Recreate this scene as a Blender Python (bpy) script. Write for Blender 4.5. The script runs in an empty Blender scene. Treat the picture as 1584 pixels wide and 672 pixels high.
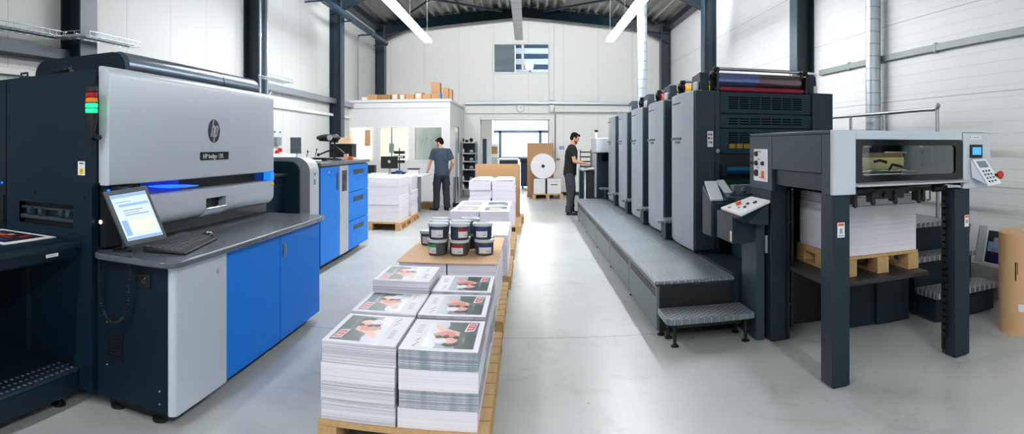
EXPO, SKY, LAMP, FARLAMP, OFFLAMP, FILL_FLOOD = 0.3, 2.0, 58.0, 260.0, 50.0, 360.0
import bpy, bmesh, math, random
from mathutils import Vector, Matrix
R = math.radians
rnd = random.Random(7)
sc = bpy.context.scene
COL = sc.collection
F, CX, HY, EYE = 950.0, 815.0, 226.0, 1.55      # focal length (px on the cylinder), centre column, horizon row, eye height

def at(px, py, Y):
    """world point seen at a photo position, at depth Y"""
    t = (px - CX) / F
    X = math.tan(t) * Y
    return Vector((X, Y, EYE + (HY - py) / F * math.hypot(X, Y)))

# ------------------------------------------------------------------ materials
def lin(c):
    c /= 255.0
    return c / 12.92 if c <= .04045 else ((c + .055) / 1.055) ** 2.4
def rgb(r, g, b):
    return (lin(r), lin(g), lin(b), 1)
class NT:
    def __init__(s, m):
        s.t = m.node_tree
    def n(s, kind, **kw):
        o = s.t.nodes.new(kind)
        for k, v in kw.items():
            if k in o.inputs: o.inputs[k].default_value = v
            else: setattr(o, k, v)
        return o
    def l(s, a, b):
        s.t.links.new(a, b)
    def math(s, op, a, b=None, c=None):
        o = s.t.nodes.new('ShaderNodeMath'); o.operation = op
        for i, v in enumerate((a, b, c)):
            if v is None: continue
            if isinstance(v, (int, float)): o.inputs[i].default_value = v
            else: s.l(v, o.inputs[i])
        return o.outputs[0]
    def mix(s, f, a, b):
        o = s.t.nodes.new('ShaderNodeMix'); o.data_type = 'RGBA'
        for i, v in ((0, f), (6, a), (7, b)):
            if isinstance(v, (int, float, tuple)): o.inputs[i].default_value = v
            else: s.l(v, o.inputs[i])
        return o.outputs[2]
def newmat(name):
    m = bpy.data.materials.new(name); m.use_nodes = True
    return m, NT(m), m.node_tree.nodes['Principled BSDF']
def mat(name, col, rough=.5, metal=0.0, var=0.0, scale=6.0, bump=0.0, bscale=60.0, coat=0.0, stretch=None, spec=None):
    m, t, p = newmat(name)
    c = rgb(*col)
    p.inputs['Base Color'].default_value = c
    p.inputs['Roughness'].default_value = rough
    p.inputs['Metallic'].default_value = metal
    if coat: p.inputs['Coat Weight'].default_value = coat; p.inputs['Coat Roughness'].default_value = .15
    if spec is not None: p.inputs['Specular IOR Level'].default_value = spec
    if var or bump:
        g = t.n('ShaderNodeNewGeometry')
        v = g.outputs['Position']
        if stretch:
            mp = t.n('ShaderNodeMapping'); mp.inputs['Scale'].default_value = stretch
            t.l(v, mp.inputs['Vector']); v = mp.outputs[0]
    if var:
        nz = t.n('ShaderNodeTexNoise', Scale=scale, Detail=5.0, Roughness=.6)
        t.l(v, nz.inputs['Vector'])
        dark = tuple(x * (1 - var) for x in c[:3]) + (1,)
        lite = tuple(min(1, x * (1 + var)) for x in c[:3]) + (1,)
        t.l(t.mix(nz.outputs['Fac'], dark, lite), p.inputs['Base Color'])
    if bump:
        nb = t.n('ShaderNodeTexNoise', Scale=bscale, Detail=3.0)
        t.l(v, nb.inputs['Vector'])
        b = t.n('ShaderNodeBump', Strength=bump, Distance=.01)
        t.l(nb.outputs['Fac'], b.inputs['Height']); t.l(b.outputs[0], p.inputs['Normal'])
    return m
def emit(name, col, s):
    m, t, p = newmat(name)
    p.inputs['Base Color'].default_value = rgb(*col)
    p.inputs['Emission Color'].default_value = rgb(*col)
    p.inputs['Emission Strength'].default_value = s
    return m
def glass(name, tint=(235, 240, 240), refl=1.0):
    m, t, p = newmat(name)
    t.t.nodes.remove(p)
    tr = t.n('ShaderNodeBsdfTransparent', Color=rgb(*tint)); gl = t.n('ShaderNodeBsdfGlossy', Roughness=.02)
    fr = t.n('ShaderNodeFresnel', IOR=1.5); mx = t.n('ShaderNodeMixShader')
    t.l(t.math('MULTIPLY', fr.outputs[0], refl), mx.inputs[0])
    t.l(tr.outputs[0], mx.inputs[1]); t.l(gl.outputs[0], mx.inputs[2])
    t.l(mx.outputs[0], t.t.nodes['Material Output'].inputs[0])
    return m
def groove(name, col, lines, rough=.5, dark=.55, var=.03, metal=0.0, minor=None):
    """painted sheet with joints; lines = list of (axis, period, offset, width)"""
    m, t, p = newmat(name)
    g = t.n('ShaderNodeNewGeometry'); sp = t.n('ShaderNodeSeparateXYZ'); t.l(g.outputs['Position'], sp.inputs[0])
    h = None; shade = None
    for ax, per, off, w, depth in lines:
        f = t.math('FRACT', t.math('DIVIDE', t.math('ADD', sp.outputs[ax], 100 * per - off), per))
        d = t.math('MINIMUM', f, t.math('SUBTRACT', 1.0, f))
        mk = t.math('LESS_THAN', t.math('MULTIPLY', d, per), w)
        mk = t.math('MULTIPLY', mk, depth)
        h = mk if h is None else t.math('MAXIMUM', h, mk)
    c = rgb(*col)
    nz = t.n('ShaderNodeTexNoise', Scale=1.1, Detail=4.0)
    t.l(g.outputs['Position'], nz.inputs['Vector'])
    base = t.mix(nz.outputs['Fac'], tuple(x * (1 - var) for x in c[:3]) + (1,), tuple(min(1, x * (1 + var)) for x in c[:3]) + (1,))
    t.l(t.mix(h, base, tuple(x * dark for x in c[:3]) + (1,)), p.inputs['Base Color'])
    b = t.n('ShaderNodeBump', Strength=.5, Distance=.01); b.invert = True
    t.l(h, b.inputs['Height']); t.l(b.outputs[0], p.inputs['Normal'])
    p.inputs['Roughness'].default_value = rough; p.inputs['Metallic'].default_value = metal
    return m

M = {}
M['steel_dark'] = mat('navy grey painted steel', (18, 36, 46), .42, var=.06)
M['steel_flange'] = mat('painted steel flange', (44, 66, 82), .4)
M['gloss_navy'] = mat('navy machine enamel', (8, 30, 44), .4, var=.05, scale=3, spec=.28)
M['black'] = mat('matt black plastic', (10, 12, 14), .5)
M['black_gloss'] = mat('gloss black', (6, 8, 10), .15)
M['silver'] = mat('silver grey enamel', (192, 201, 210), .34, metal=.1, var=.03, scale=2)
M['silver_lt'] = mat('pale silver enamel', (182, 188, 194), .35, metal=.2)
M['press_silver'] = mat('press silver cover', (150, 160, 169), .36, metal=.15, var=.10, scale=3, stretch=(1, 1, .3))
M['press_dark'] = mat('press graphite enamel', (30, 45, 55), .42, var=.05, scale=3, spec=.3)
M['press_mid'] = mat('press slate enamel', (44, 60, 70), .42, var=.05, scale=3, spec=.3)
M['press_teal'] = mat('press deep teal panel', (24, 54, 65), .38, spec=.3)
M['blue'] = mat('bright blue lacquer', (0, 122, 226), .45, spec=.15)
M['blue2'] = mat('blue lacquer cabinet', (0, 124, 222), .45, spec=.15)
M['worktop'] = mat('speckled slate worktop', (80, 88, 96), .22, var=.35, scale=40)
M['paper'] = mat('white paper', (238, 236, 242), .7)
M['paper2'] = mat('white card', (226, 226, 230), .7)
M['cardboard'] = mat('brown cardboard', (190, 148, 106), .8, var=.07, scale=8)
M['cardboard_lt'] = mat('light kraft board', (222, 184, 142), .75, var=.05, scale=5)
M['cardboard_dk'] = mat('dark kraft', (160, 118, 78), .8, var=.06)
M['wood'] = mat('pale pallet wood', (196, 160, 110), .75, var=.28, scale=5, stretch=(9, 1, 9), bump=.15)
M['wood_dk'] = mat('old pallet wood', (170, 132, 84), .8, var=.3, scale=5, stretch=(1, 9, 9), bump=.15)
M['chrome'] = mat('chromed steel', (205, 210, 214), .18, metal=1)
M['galv'] = mat('galvanised steel', (168, 178, 186), .4, metal=.75, var=.18, scale=14)
M['alu'] = mat('brushed aluminium', (180, 184, 188), .35, metal=.8)
M['white'] = mat('white paint', (232, 233, 231), .5)
M['white_pl'] = mat('white plastic', (226, 229, 232), .35)
M['grey_pl'] = mat('grey plastic', (120, 128, 134), .4)
M['grey_lt'] = mat('light grey', (178, 184, 188), .45)
M['red'] = mat('red plastic', (190, 20, 30), .35)
M['orange'] = mat('orange', (226, 96, 40), .4)
M['yellow'] = mat('yellow', (240, 200, 30), .4)
M['skin'] = mat('skin', (206, 150, 122), .55)
M['hair'] = mat('dark hair', (26, 20, 18), .85, spec=.1, bump=.4, bscale=200)
M['tee_navy'] = mat('slate blue cotton', (50, 66, 82), .85, bump=.3, bscale=25)
M['tee_black'] = mat('black cotton', (14, 15, 18), .85, bump=.3, bscale=25)
M['trouser_navy'] = mat('navy work trousers', (30, 40, 50), .85, bump=.4, bscale=22)
M['trouser_grey'] = mat('dark grey work trousers', (46, 54, 62), .85, bump=.4, bscale=22)
M['shoe'] = mat('black leather', (12, 12, 14), .4)
M['ink_can'] = mat('graphite ink tin', (84, 90, 94), .38, metal=.3)
M['ink_can_b'] = mat('slate blue ink tin', (58, 76, 90), .36, metal=.3)
M['lid'] = mat('can lid', (206, 214, 220), .22, metal=.0)
M['screen_light'] = emit('lit interface white', (196, 212, 224), .5)
M['screen_band'] = emit('lit interface blue band', (140, 170, 205), .45)
M['screen_cream'] = emit('lit interface cream', (214, 220, 200), .5)
M['screen_blue'] = emit('small blue display', (60, 140, 215), 1.0)
M['green_led'] = emit('green signal lamp', (20, 235, 130), 1.5)
M['blue_led'] = emit('blue light strip', (10, 80, 255), 2.0)
M['white_led'] = emit('white led', (255, 240, 210), 1.2)
M['red_lens'] = mat('red lens', (150, 14, 20), .2)
M['amber_lens'] = mat('amber lens', (225, 130, 10), .2)
M['glass'] = glass('clear glass')
M['glass_hood'] = glass('inspection glass', (225, 232, 232), 1.3)
M['concrete'] = mat('cast concrete', (172, 174, 172), .7, var=.15, scale=3)
M['ink_blue'] = mat('ink print blue', (40, 62, 140), .4)
M['ink_red'] = mat('ink print red', (168, 22, 48), .4)
M['ink_green'] = mat('ink print green', (60, 170, 70), .4)
M['ink_black'] = mat('printed black', (22, 24, 28), .5)
M['ink_grey'] = mat('printed grey', (150, 154, 160), .6)
M['steel_p'] = mat('printed slate', (70, 78, 88), .4)
M['screen_p'] = mat('print sky blue', (130, 170, 210), .5)

def diamond(name):
    m, t, p = newmat(name)
    g = t.n('ShaderNodeNewGeometry'); mp = t.n('ShaderNodeMapping')
    mp.inputs['Rotation'].default_value = (0, 0, R(45)); mp.inputs['Scale'].default_value = (24, 24, 24)
    t.l(g.outputs['Position'], mp.inputs[0])
    s = t.n('ShaderNodeSeparateXYZ'); t.l(mp.outputs[0], s.inputs[0])
    cx = t.math('FLOORED_MODULO', s.outputs[0], 1.0); cy = t.math('FLOORED_MODULO', s.outputs[1], 1.0)
    par = t.math('FLOORED_MODULO', t.math('ADD', t.math('FLOOR', s.outputs[0]), t.math('FLOOR', s.outputs[1])), 2.0)
    ax = t.math('ABSOLUTE', t.math('SUBTRACT', cx, .5)); ay = t.math('ABSOLUTE', t.math('SUBTRACT', cy, .5))
    e1 = t.math('ADD', t.math('MULTIPLY', ax, 1.1), t.math('MULTIPLY', ay, 3.6))
    e2 = t.math('ADD', t.math('MULTIPLY', ax, 3.6), t.math('MULTIPLY', ay, 1.1))
    e = t.math('ADD', t.math('MULTIPLY', e1, par), t.math('MULTIPLY', e2, t.math('SUBTRACT', 1.0, par)))
    hgt = t.math('MAXIMUM', t.math('SUBTRACT', .55, e), 0.0)
    b = t.n('ShaderNodeBump', Strength=1.0, Distance=.02); t.l(hgt, b.inputs['Height']); t.l(b.outputs[0], p.inputs['Normal'])
    nz = t.n('ShaderNodeTexNoise', Scale=2.5, Detail=5.0); t.l(g.outputs['Position'], nz.inputs[0])
    base = t.mix(nz.outputs['Fac'], rgb(88, 98, 106), rgb(136, 147, 154))
    t.l(t.mix(t.math('GREATER_THAN', hgt, .02), base, rgb(210, 216, 220)), p.inputs['Base Color'])
    p.inputs['Metallic'].default_value = .35; p.inputs['Roughness'].default_value = .34
    return m
M['diamond'] = diamond('diamond tread plate')

def layered(name, a, b, zs=420.0, contrast=(.42, .62), streak=None):
    """edges of stacked sheets: fine layers in height, optional vertical print streaks"""
    m, t, p = newmat(name)
    g = t.n('ShaderNodeNewGeometry')
    mp = t.n('ShaderNodeMapping'); mp.inputs['Scale'].default_value = (.7, .7, zs); t.l(g.outputs['Position'], mp.inputs[0])
    nz = t.n('ShaderNodeTexNoise', Scale=1.0, Detail=3.0); t.l(mp.outputs[0], nz.inputs[0])
    mr = t.n('ShaderNodeMapRange'); mr.inputs['From Min'].default_value = contrast[0]; mr.inputs['From Max'].default_value = contrast[1]
    t.l(nz.outputs['Fac'], mr.inputs['Value'])
    c = t.mix(mr.outputs[0], rgb(*a), rgb(*b))
    if streak:
        mp2 = t.n('ShaderNodeMapping'); mp2.inputs['Scale'].default_value = (22, 22, 1.2); t.l(g.outputs['Position'], mp2.inputs[0])
        n2 = t.n('ShaderNodeTexNoise', Scale=1.0, Detail=2.0); t.l(mp2.outputs[0], n2.inputs[0])
        r2 = t.n('ShaderNodeMapRange'); r2.inputs['From Min'].default_value = .45; r2.inputs['From Max'].default_value = .7; r2.inputs['To Max'].default_value = .55
        t.l(n2.outputs['Fac'], r2.inputs['Value']); c = t.mix(r2.outputs[0], c, rgb(*streak))
    t.l(c, p.inputs['Base Color']); p.inputs['Roughness'].default_value = .75
    b_ = t.n('ShaderNodeBump', Strength=.35, Distance=.004); t.l(nz.outputs['Fac'], b_.inputs['Height']); t.l(b_.outputs[0], p.inputs['Normal'])
    return m
M['edge_white'] = layered('white sheet edges', (238, 235, 243), (214, 211, 222), 260)
M['edge_clean'] = layered('clean white sheet edges', (236, 233, 241), (222, 219, 229), 150, (.4, .7))
M['edge_print'] = layered('printed sheet edges', (232, 230, 238), (150, 154, 166), 300)
M['edge_teal'] = layered('printed sheet edges with teal streaks', (206, 206, 216), (128, 134, 146), 330, (.42, .6), (92, 122, 126))

# ------------------------------------------------------------------ mesh builder
WL = {}
class MB:
    def __init__(s):
        s.bm = bmesh.new(); s.mi = 0
    def _f(s, vs):
        try:
            f = s.bm.faces.new(vs); f.material_index = s.mi; return f
        except ValueError:
            return None
    def hexa(s, c):
        v = [s.bm.verts.new(p) for p in c]
        for q in ((3, 2, 1, 0), (4, 5, 6, 7), (0, 1, 5, 4), (1, 2, 6, 5), (2, 3, 7, 6), (3, 0, 4, 7)):
            s._f([v[i] for i in q])
        return s
    def box(s, x0, x1, y0, y1, z0, z1, rz=0, piv=None, mi=None):
        if mi is not None: s.mi = mi
        if x0 > x1: x0, x1 = x1, x0
        if y0 > y1: y0, y1 = y1, y0
        if z0 > z1: z0, z1 = z1, z0
        c = [Vector(p) for p in ((x0, y0, z0), (x1, y0, z0), (x1, y1, z0), (x0, y1, z0), (x0, y0, z1), (x1, y0, z1), (x1, y1, z1), (x0, y1, z1))]
        if rz:
            pv = Vector(piv) if piv else Vector(((x0 + x1) / 2, (y0 + y1) / 2, 0)); pv = Vector((pv.x, pv.y, 0))
            m = Matrix.Rotation(rz, 3, 'Z'); c = [m @ (p - pv) + pv for p in c]
        return s.hexa(c)
    def slab(s, a, b, c, d, t):
        """quad a b c d (ccw seen from front) with thickness t behind it"""
        a, b, c, d = map(Vector, (a, b, c, d)); n = (b - a).cross(d - a).normalized() * t
        return s.hexa([a - n, b - n, c - n, d - n, a, b, c, d])
    def prism(s, pts, axis, a, b, mi=None):
        """2D outline pushed along an axis: axis x -> (y,z), y -> (x,z), z -> (x,y)"""
        if mi is not None: s.mi = mi
        def P(u, v, w):
            return {'x': (w, u, v), 'y': (u, w, v), 'z': (u, v, w)}[axis]
        lo = [s.bm.verts.new(P(u, v, a)) for u, v in pts]; hi = [s.bm.verts.new(P(u, v, b)) for u, v in pts]
        s._f(lo[::-1]); s._f(hi); n = len(pts)
        for i in range(n):
            s._f([lo[i], lo[(i + 1) % n], hi[(i + 1) % n], hi[i]])
        return s
    def cyl(s, p, q, r, r2=None, seg=20, mi=None):
        if mi is not None: s.mi = mi
        p, q = Vector(p), Vector(q); r2 = r if r2 is None else r2
        d = (q - p).normalized(); u = d.orthogonal().normalized(); w = d.cross(u)
        a = [s.bm.verts.new(p + (u * math.cos(2 * math.pi * i / seg) + w * math.sin(2 * math.pi * i / seg)) * r) for i in range(seg)]
        b = [s.bm.verts.new(q + (u * math.cos(2 * math.pi * i / seg) + w * math.sin(2 * math.pi * i / seg)) * r2) for i in range(seg)]
        for i in range(seg): s._f([a[i], a[(i + 1) % seg], b[(i + 1) % seg], b[i]])
        s._f(a[::-1]); s._f(b)
        return s
    def tube(s, pts, r, seg=8, closed=False, mi=None):
        if mi is not None: s.mi = mi
        pts = [Vector(p) for p in pts]; rings = []; prev = None
        for i, p in enumerate(pts):
            d = (pts[min(i + 1, len(pts) - 1)] - pts[max(i - 1, 0)]).normalized()
            u = d.orthogonal().normalized() if prev is None else (prev - d * prev.dot(d)).normalized()
            prev = u; w = d.cross(u)
            rr = r[i] if isinstance(r, (list, tuple)) else r
            rings.append([s.bm.verts.new(p + (u * math.cos(2 * math.pi * k / seg) + w * math.sin(2 * math.pi * k / seg)) * rr) for k in range(seg)])
        for a, b in zip(rings, rings[1:]):
            for k in range(seg): s._f([a[k], a[(k + 1) % seg], b[(k + 1) % seg], b[k]])
        s._f(rings[0][::-1]); s._f(rings[-1])
        return s
    def ball(s, c, rx, ry=None, rz=None, seg=16, rot=None, mi=None):
        if mi is not None: s.mi = mi
        ry = rx if ry is None else ry; rz = rx if rz is None else rz
        mt = Matrix.Translation(Vector(c)) @ (rot.to_4x4() if rot else Matrix()) @ Matrix.Diagonal((rx, ry, rz, 1))
        r = bmesh.ops.create_uvsphere(s.bm, u_segments=seg, v_segments=max(6, seg // 2), radius=1, matrix=mt)
        for v in r['verts']:
            for f in v.link_faces: f.material_index = s.mi
        return s
    def lathe(s, prof, c, seg=28, axis='z', mi=None):
        if mi is not None: s.mi = mi
        c = Vector(c); rings = []
        for r, z in prof:
            ring = []
            for k in range(seg):
                a = 2 * math.pi * k / seg
                o = {'z': (r * math.cos(a), r * math.sin(a), z), 'y': (r * math.cos(a), z, -r * math.sin(a)), 'x': (z, r * math.cos(a), r * math.sin(a))}[axis]
                ring.append(s.bm.verts.new(c + Vector(o)))
            rings.append(ring)
        for a, b in zip(rings, rings[1:]):
            for k in range(seg): s._f([a[k], a[(k + 1) % seg], b[(k + 1) % seg], b[k]])
        s._f(rings[0][::-1]); s._f(rings[-1])
        return s
    def poly(s, pts, mi=None):
        if mi is not None: s.mi = mi
        s._f([s.bm.verts.new(p) for p in pts]); return s
    def build(s, name, mats, parent=None, bevel=0, loc=None, sharp=32, seg=2):
        bm = s.bm
        bmesh.ops.remove_doubles(bm, verts=bm.verts, dist=1e-6)
        bmesh.ops.recalc_face_normals(bm, faces=bm.faces)
        if parent is not None: off = WL[parent]
        else:
            if loc is None:
                lo = Vector((min(v.co.x for v in bm.verts), min(v.co.y for v in bm.verts), min(v.co.z for v in bm.verts)))
                hi = Vector((max(v.co.x for v in bm.verts), max(v.co.y for v in bm.verts), 0))
                off = Vector(((lo.x + hi.x) / 2, (lo.y + hi.y) / 2, lo.z))
            else: off = Vector(loc)
        for v in bm.verts: v.co -= off
        for f in bm.faces: f.smooth = True
        for e in bm.edges:
            if len(e.link_faces) == 2 and e.calc_face_angle(0) > R(sharp): e.smooth = False
        me = bpy.data.meshes.new(name); bm.to_mesh(me); bm.free()
        if not isinstance(mats, (list, tuple)): mats = [mats]
        for m in mats: me.materials.append(M[m] if isinstance(m, str) else m)
        o = bpy.data.objects.new(name, me); COL.objects.link(o)
        if parent is not None: o.parent = parent
        else: o.location = off
        WL[o] = off.copy()
        if bevel:
            b = o.modifiers.new('edge', 'BEVEL'); b.width = bevel; b.segments = seg; b.limit_method = 'ANGLE'; b.angle_limit = R(35); b.harden_normals = False
        return o
def box(name, m, parent, x0, x1, y0, y1, z0, z1, bevel=0, **k):
    return MB().box(x0, x1, y0, y1, z0, z1, **k).build(name, m, parent, bevel)
def thing(name, loc, label, cat, group=None):
    o = bpy.data.objects.new(name, None); COL.objects.link(o); o.location = loc; o.empty_display_size = .2
    WL[o] = Vector(loc)
    return tag(o, label, cat, group)
def tag(o, label=None, cat=None, group=None, kind=None):
    if label: o['label'] = label
    if cat: o['category'] = cat
    if group: o['group'] = group
    if kind: o['kind'] = kind
    return o
def struct(o):
    o['kind'] = 'structure'; return o
def kids(o): return [c for c in bpy.data.objects if c.parent == o]
def copy_tree(o, parent=None):
    c = o.copy(); COL.objects.link(c); c.parent = parent; WL[c] = WL[o].copy()
    for ch in kids(o): copy_tree(ch, c)
    return c
def place(o, loc, rz=None, label=None):
    o.location = loc
    if rz is not None: o.rotation_euler = (0, 0, rz)
    if label: o['label'] = label
    return o
def recolor(root, name, m):
    for c in kids(root):
        if c.name.split('.')[0] == name:
            c.data = c.data.copy(); c.data.materials[0] = M[m]
def text(s, size, m, parent, o, ux, uz, name='lettering', depth=.0015, font_shear=0.0, weight=0.0, xs=1.0):
    """flat lettering in world space; o lower-left corner, ux reading direction, uz up"""
    cu = bpy.data.curves.new(name, 'FONT'); cu.body = s; cu.size = size; cu.extrude = depth; cu.shear = font_shear; cu.offset = weight
    ob = bpy.data.objects.new('tmp', cu); COL.objects.link(ob)
    bpy.context.view_layer.update()
    me = bpy.data.meshes.new_from_object(ob.evaluated_get(bpy.context.evaluated_depsgraph_get()))
    bpy.data.objects.remove(ob)
    ux = Vector(ux).normalized(); uz = Vector(uz).normalized(); n = ux.cross(uz); off = WL[parent] if parent else Vector()
    for v in me.vertices:
        v.co = Vector(o) + ux * v.co.x * xs + uz * v.co.y + n * v.co.z - off
    me.materials.clear(); me.materials.append(M[m])
    ob = bpy.data.objects.new(name, me); COL.objects.link(ob); ob.parent = parent; WL[ob] = Vector(off)
    return ob
def rrect(x0, x1, z0, z1, r, n=5, corners=(1, 1, 1, 1)):
    """rounded outline, corners: bottom-left, bottom-right, top-right, top-left"""
    out = []
    for (cx, cz, a0), on in zip(((x0 + r, z0 + r, 180), (x1 - r, z0 + r, 270), (x1 - r, z1 - r, 0), (x0 + r, z1 - r, 90)), corners):
        if on:
            for i in range(n + 1):
                a = R(a0 + 90 * i / n); out.append((cx + r * math.cos(a), cz + r * math.sin(a)))
        else:
            out.append(({180: x0, 270: x1, 0: x1, 90: x0}[a0], {180: z0, 270: z0, 0: z1, 90: z1}[a0]))
    return out
# ================================================================== camera
cd = bpy.data.cameras.new('camera'); cam = bpy.data.objects.new('camera', cd); COL.objects.link(cam)
cam.location = (0, 0, EYE); cam.rotation_euler = (R(90), 0, 0)
cd.type = 'PANO'; cd.clip_start = .05; cd.clip_end = 200
cd.panorama_type = 'CENTRAL_CYLINDRICAL'
cd.central_cylindrical_range_u_min = (0 - CX) / F; cd.central_cylindrical_range_u_max = (1584 - CX) / F
cd.central_cylindrical_range_v_min = (HY - 672) / F; cd.central_cylindrical_range_v_max = HY / F
cd.central_cylindrical_radius = 1.0
sc.camera = cam
sc.view_settings.view_transform = 'Standard'; sc.view_settings.look = 'None'
sc.view_settings.gamma = 1.0; sc.view_settings.use_curve_mapping = False
sc.view_settings.exposure = EXPO
sc.cycles.use_denoising = True
sc.cycles.max_bounces = 8; sc.cycles.diffuse_bounces = 4; sc.cycles.glossy_bounces = 3; sc.cycles.transparent_max_bounces = 8
sc.cycles.caustics_reflective = False; sc.cycles.caustics_refractive = False
sc.cycles.sample_clamp_indirect = 6.0
w = bpy.data.worlds.new('sky'); sc.world = w; w.use_nodes = True
w.node_tree.nodes['Background'].inputs[0].default_value = (.86, .93, 1.0, 1)
w.node_tree.nodes['Background'].inputs[1].default_value = SKY

XL, XR, YB, YF = -4.7, 4.45, 19.3, -9.0
RZ = lambda x: 5.84 - .09 * abs(x + .12)

# ================================================================== setting materials
def floor_mat():
    m, t, p = newmat('polished concrete')
    g = t.n('ShaderNodeNewGeometry'); pos = g.outputs['Position']
    n1 = t.n('ShaderNodeTexNoise', Scale=.55, Detail=6.0, Roughness=.62); t.l(pos, n1.inputs[0])
    n2 = t.n('ShaderNodeTexNoise', Scale=4.5, Detail=8.0, Roughness=.7); t.l(pos, n2.inputs[0])
    mp = t.n('ShaderNodeMapping'); mp.inputs['Rotation'].default_value = (0, 0, R(62)); mp.inputs['Scale'].default_value = (5, .5, 1); t.l(pos, mp.inputs[0])
    n3 = t.n('ShaderNodeTexNoise', Scale=1.0, Detail=5.0); t.l(mp.outputs[0], n3.inputs[0])
    c = t.mix(n1.outputs['Fac'], rgb(138, 143, 141), rgb(204, 208, 208))
    r2 = t.n('ShaderNodeMapRange'); r2.inputs['From Min'].default_value = .35; r2.inputs['From Max'].default_value = .75; t.l(n2.outputs['Fac'], r2.inputs[0])
    c = t.mix(t.math('MULTIPLY', r2.outputs[0], .3), c, rgb(198, 201, 199))
    n4 = t.n('ShaderNodeTexNoise', Scale=1.7, Detail=7.0, Roughness=.68, Distortion=1.2); t.l(pos, n4.inputs[0])
    r4 = t.n('ShaderNodeMapRange'); r4.inputs['From Min'].default_value = .54; r4.inputs['From Max'].default_value = .72; t.l(n4.outputs['Fac'], r4.inputs[0])
    c = t.mix(t.math('MULTIPLY', r4.outputs[0], .42), c, rgb(120, 124, 120))
    vo = t.n('ShaderNodeTexVoronoi', Scale=3.0); t.l(pos, vo.inputs[0])
    c = t.mix(t.math('MULTIPLY', t.math('LESS_THAN', vo.outputs['Distance'], .03), .5), c, rgb(80, 82, 80))
    r3 = t.n('ShaderNodeMapRange'); r3.inputs['From Min'].default_value = .5; r3.inputs['From Max'].default_value = 1.0; t.l(n3.outputs['Fac'], r3.inputs[0])
    s = t.n('ShaderNodeSeparateXYZ'); t.l(pos, s.inputs[0])
    j = None
    for y in (4.95, 11.0, -1.1):
        k = t.math('LESS_THAN', t.math('ABSOLUTE', t.math('SUBTRACT', s.outputs[1], y)), .006)
        j = k if j is None else t.math('MAXIMUM', j, k)
    c = t.mix(t.math('MULTIPLY', j, .75), c, rgb(74, 76, 74))
    t.l(c, p.inputs['Base Color'])
    rr = t.n('ShaderNodeMapRange'); rr.inputs['To Min'].default_value = .26; rr.inputs['To Max'].default_value = .42; t.l(n2.outputs['Fac'], rr.inputs[0])
    t.l(rr.outputs[0], p.inputs['Roughness'])
    b = t.n('ShaderNodeBump', Strength=.06, Distance=.01); t.l(n2.outputs['Fac'], b.inputs['Height']); t.l(b.outputs[0], p.inputs['Normal'])
    return m
M['floor'] = floor_mat()
M['wall_l'] = groove('white wall panels upright joints', (204, 207, 205), [(1, 1.0, .17, .006, 1.0)], .5, .72, .02)
M['wall_r'] = groove('white siding with level joints', (230, 232, 232), [(2, 1.0, .12, .006, .9), (2, .125, .06, .004, .3)], .45, .62, .02)
M['wall_b'] = groove('white rear wall panels', (234, 234, 229), [(0, 1.1, .05, .007, .9)], .5, .78, .02)
M['wall_f'] = mat('off white wall', (226, 228, 228), .6)
M['roof'] = mat('pale corrugated roof sheet', (236, 236, 229), .5, metal=.1, var=.08)
M['office_wall'] = mat('office partition white', (216, 218, 217), .5)
M['office_in'] = mat('office interior cream', (240, 237, 226), .6)

# ================================================================== shell
struct(MB().box(XL - .2, XR + .2, YF, 29, -.12, 0).build('floor', 'floor'))
struct(MB().box(XL - .15, XL, YF, YB + .2, 0, 5.9).build('wall_left', 'wall_l'))
b = MB(); b.box(XR, XR + .15, YF, YB + .2, 0, 5.9); struct(b.build('wall_right', 'wall_r'))
struct(MB().box(4.28, XR - .002, YF + .01, YB - .01, .002, .33).build('baseboard_right', 'concrete', bevel=.01))
struct(MB().box(XL, XR, YF - .15, YF, 0, 5.9).build('wall_front', 'wall_f'))
# rear wall with the passage and the high window cut out
DX0, DX1, DZ = -1.46, .71, 2.37
WX0, WX1, WZ0, WZ1 = -1.03, .68, 3.86, 4.75
b = MB()
def yb(x0, x1, z0, z1): b.box(x0, x1, YB, YB + .2, z0, z1)
yb(XL, DX0, 0, DZ); yb(DX1, XR, 0, DZ); yb(XL, XR, DZ, WZ0); yb(XL, WX0, WZ0, WZ1); yb(WX1, XR, WZ0, WZ1); yb(XL, XR, WZ1, 5.9)
struct(b.build('wall_back', 'wall_b'))
# corrugated roof: real ribs running down the hall
b = MB()
for sgn in (-1, 1):
    x = -.12; prof = []
    lim = XL if sgn < 0 else XR
    k = 0
    while (x - lim) * sgn < 0:
        for dx, dz in ((0, 0), (.12, 0), (.15, -.085), (.22, -.085)):
            xx = x + sgn * dx; prof.append((xx, RZ(xx) + dz))
        x += sgn * .25
    top = [(px, pz + .006) for px, pz in prof]
    for (a, c), (a1, c1) in zip(zip(prof, top), zip(prof[1:], top[1:])):
        b.hexa([(a[0], YF, a[1]), (a1[0], YF, a1[1]), (a1[0], YB + .2, a1[1]), (a[0], YB + .2, a[1]),
                (c[0], YF, c[1]), (c1[0], YF, c1[1]), (c1[0], YB + .2, c1[1]), (c[0], YB + .2, c[1])])
struct(b.build('ceiling', 'roof', sharp=20))
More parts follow.
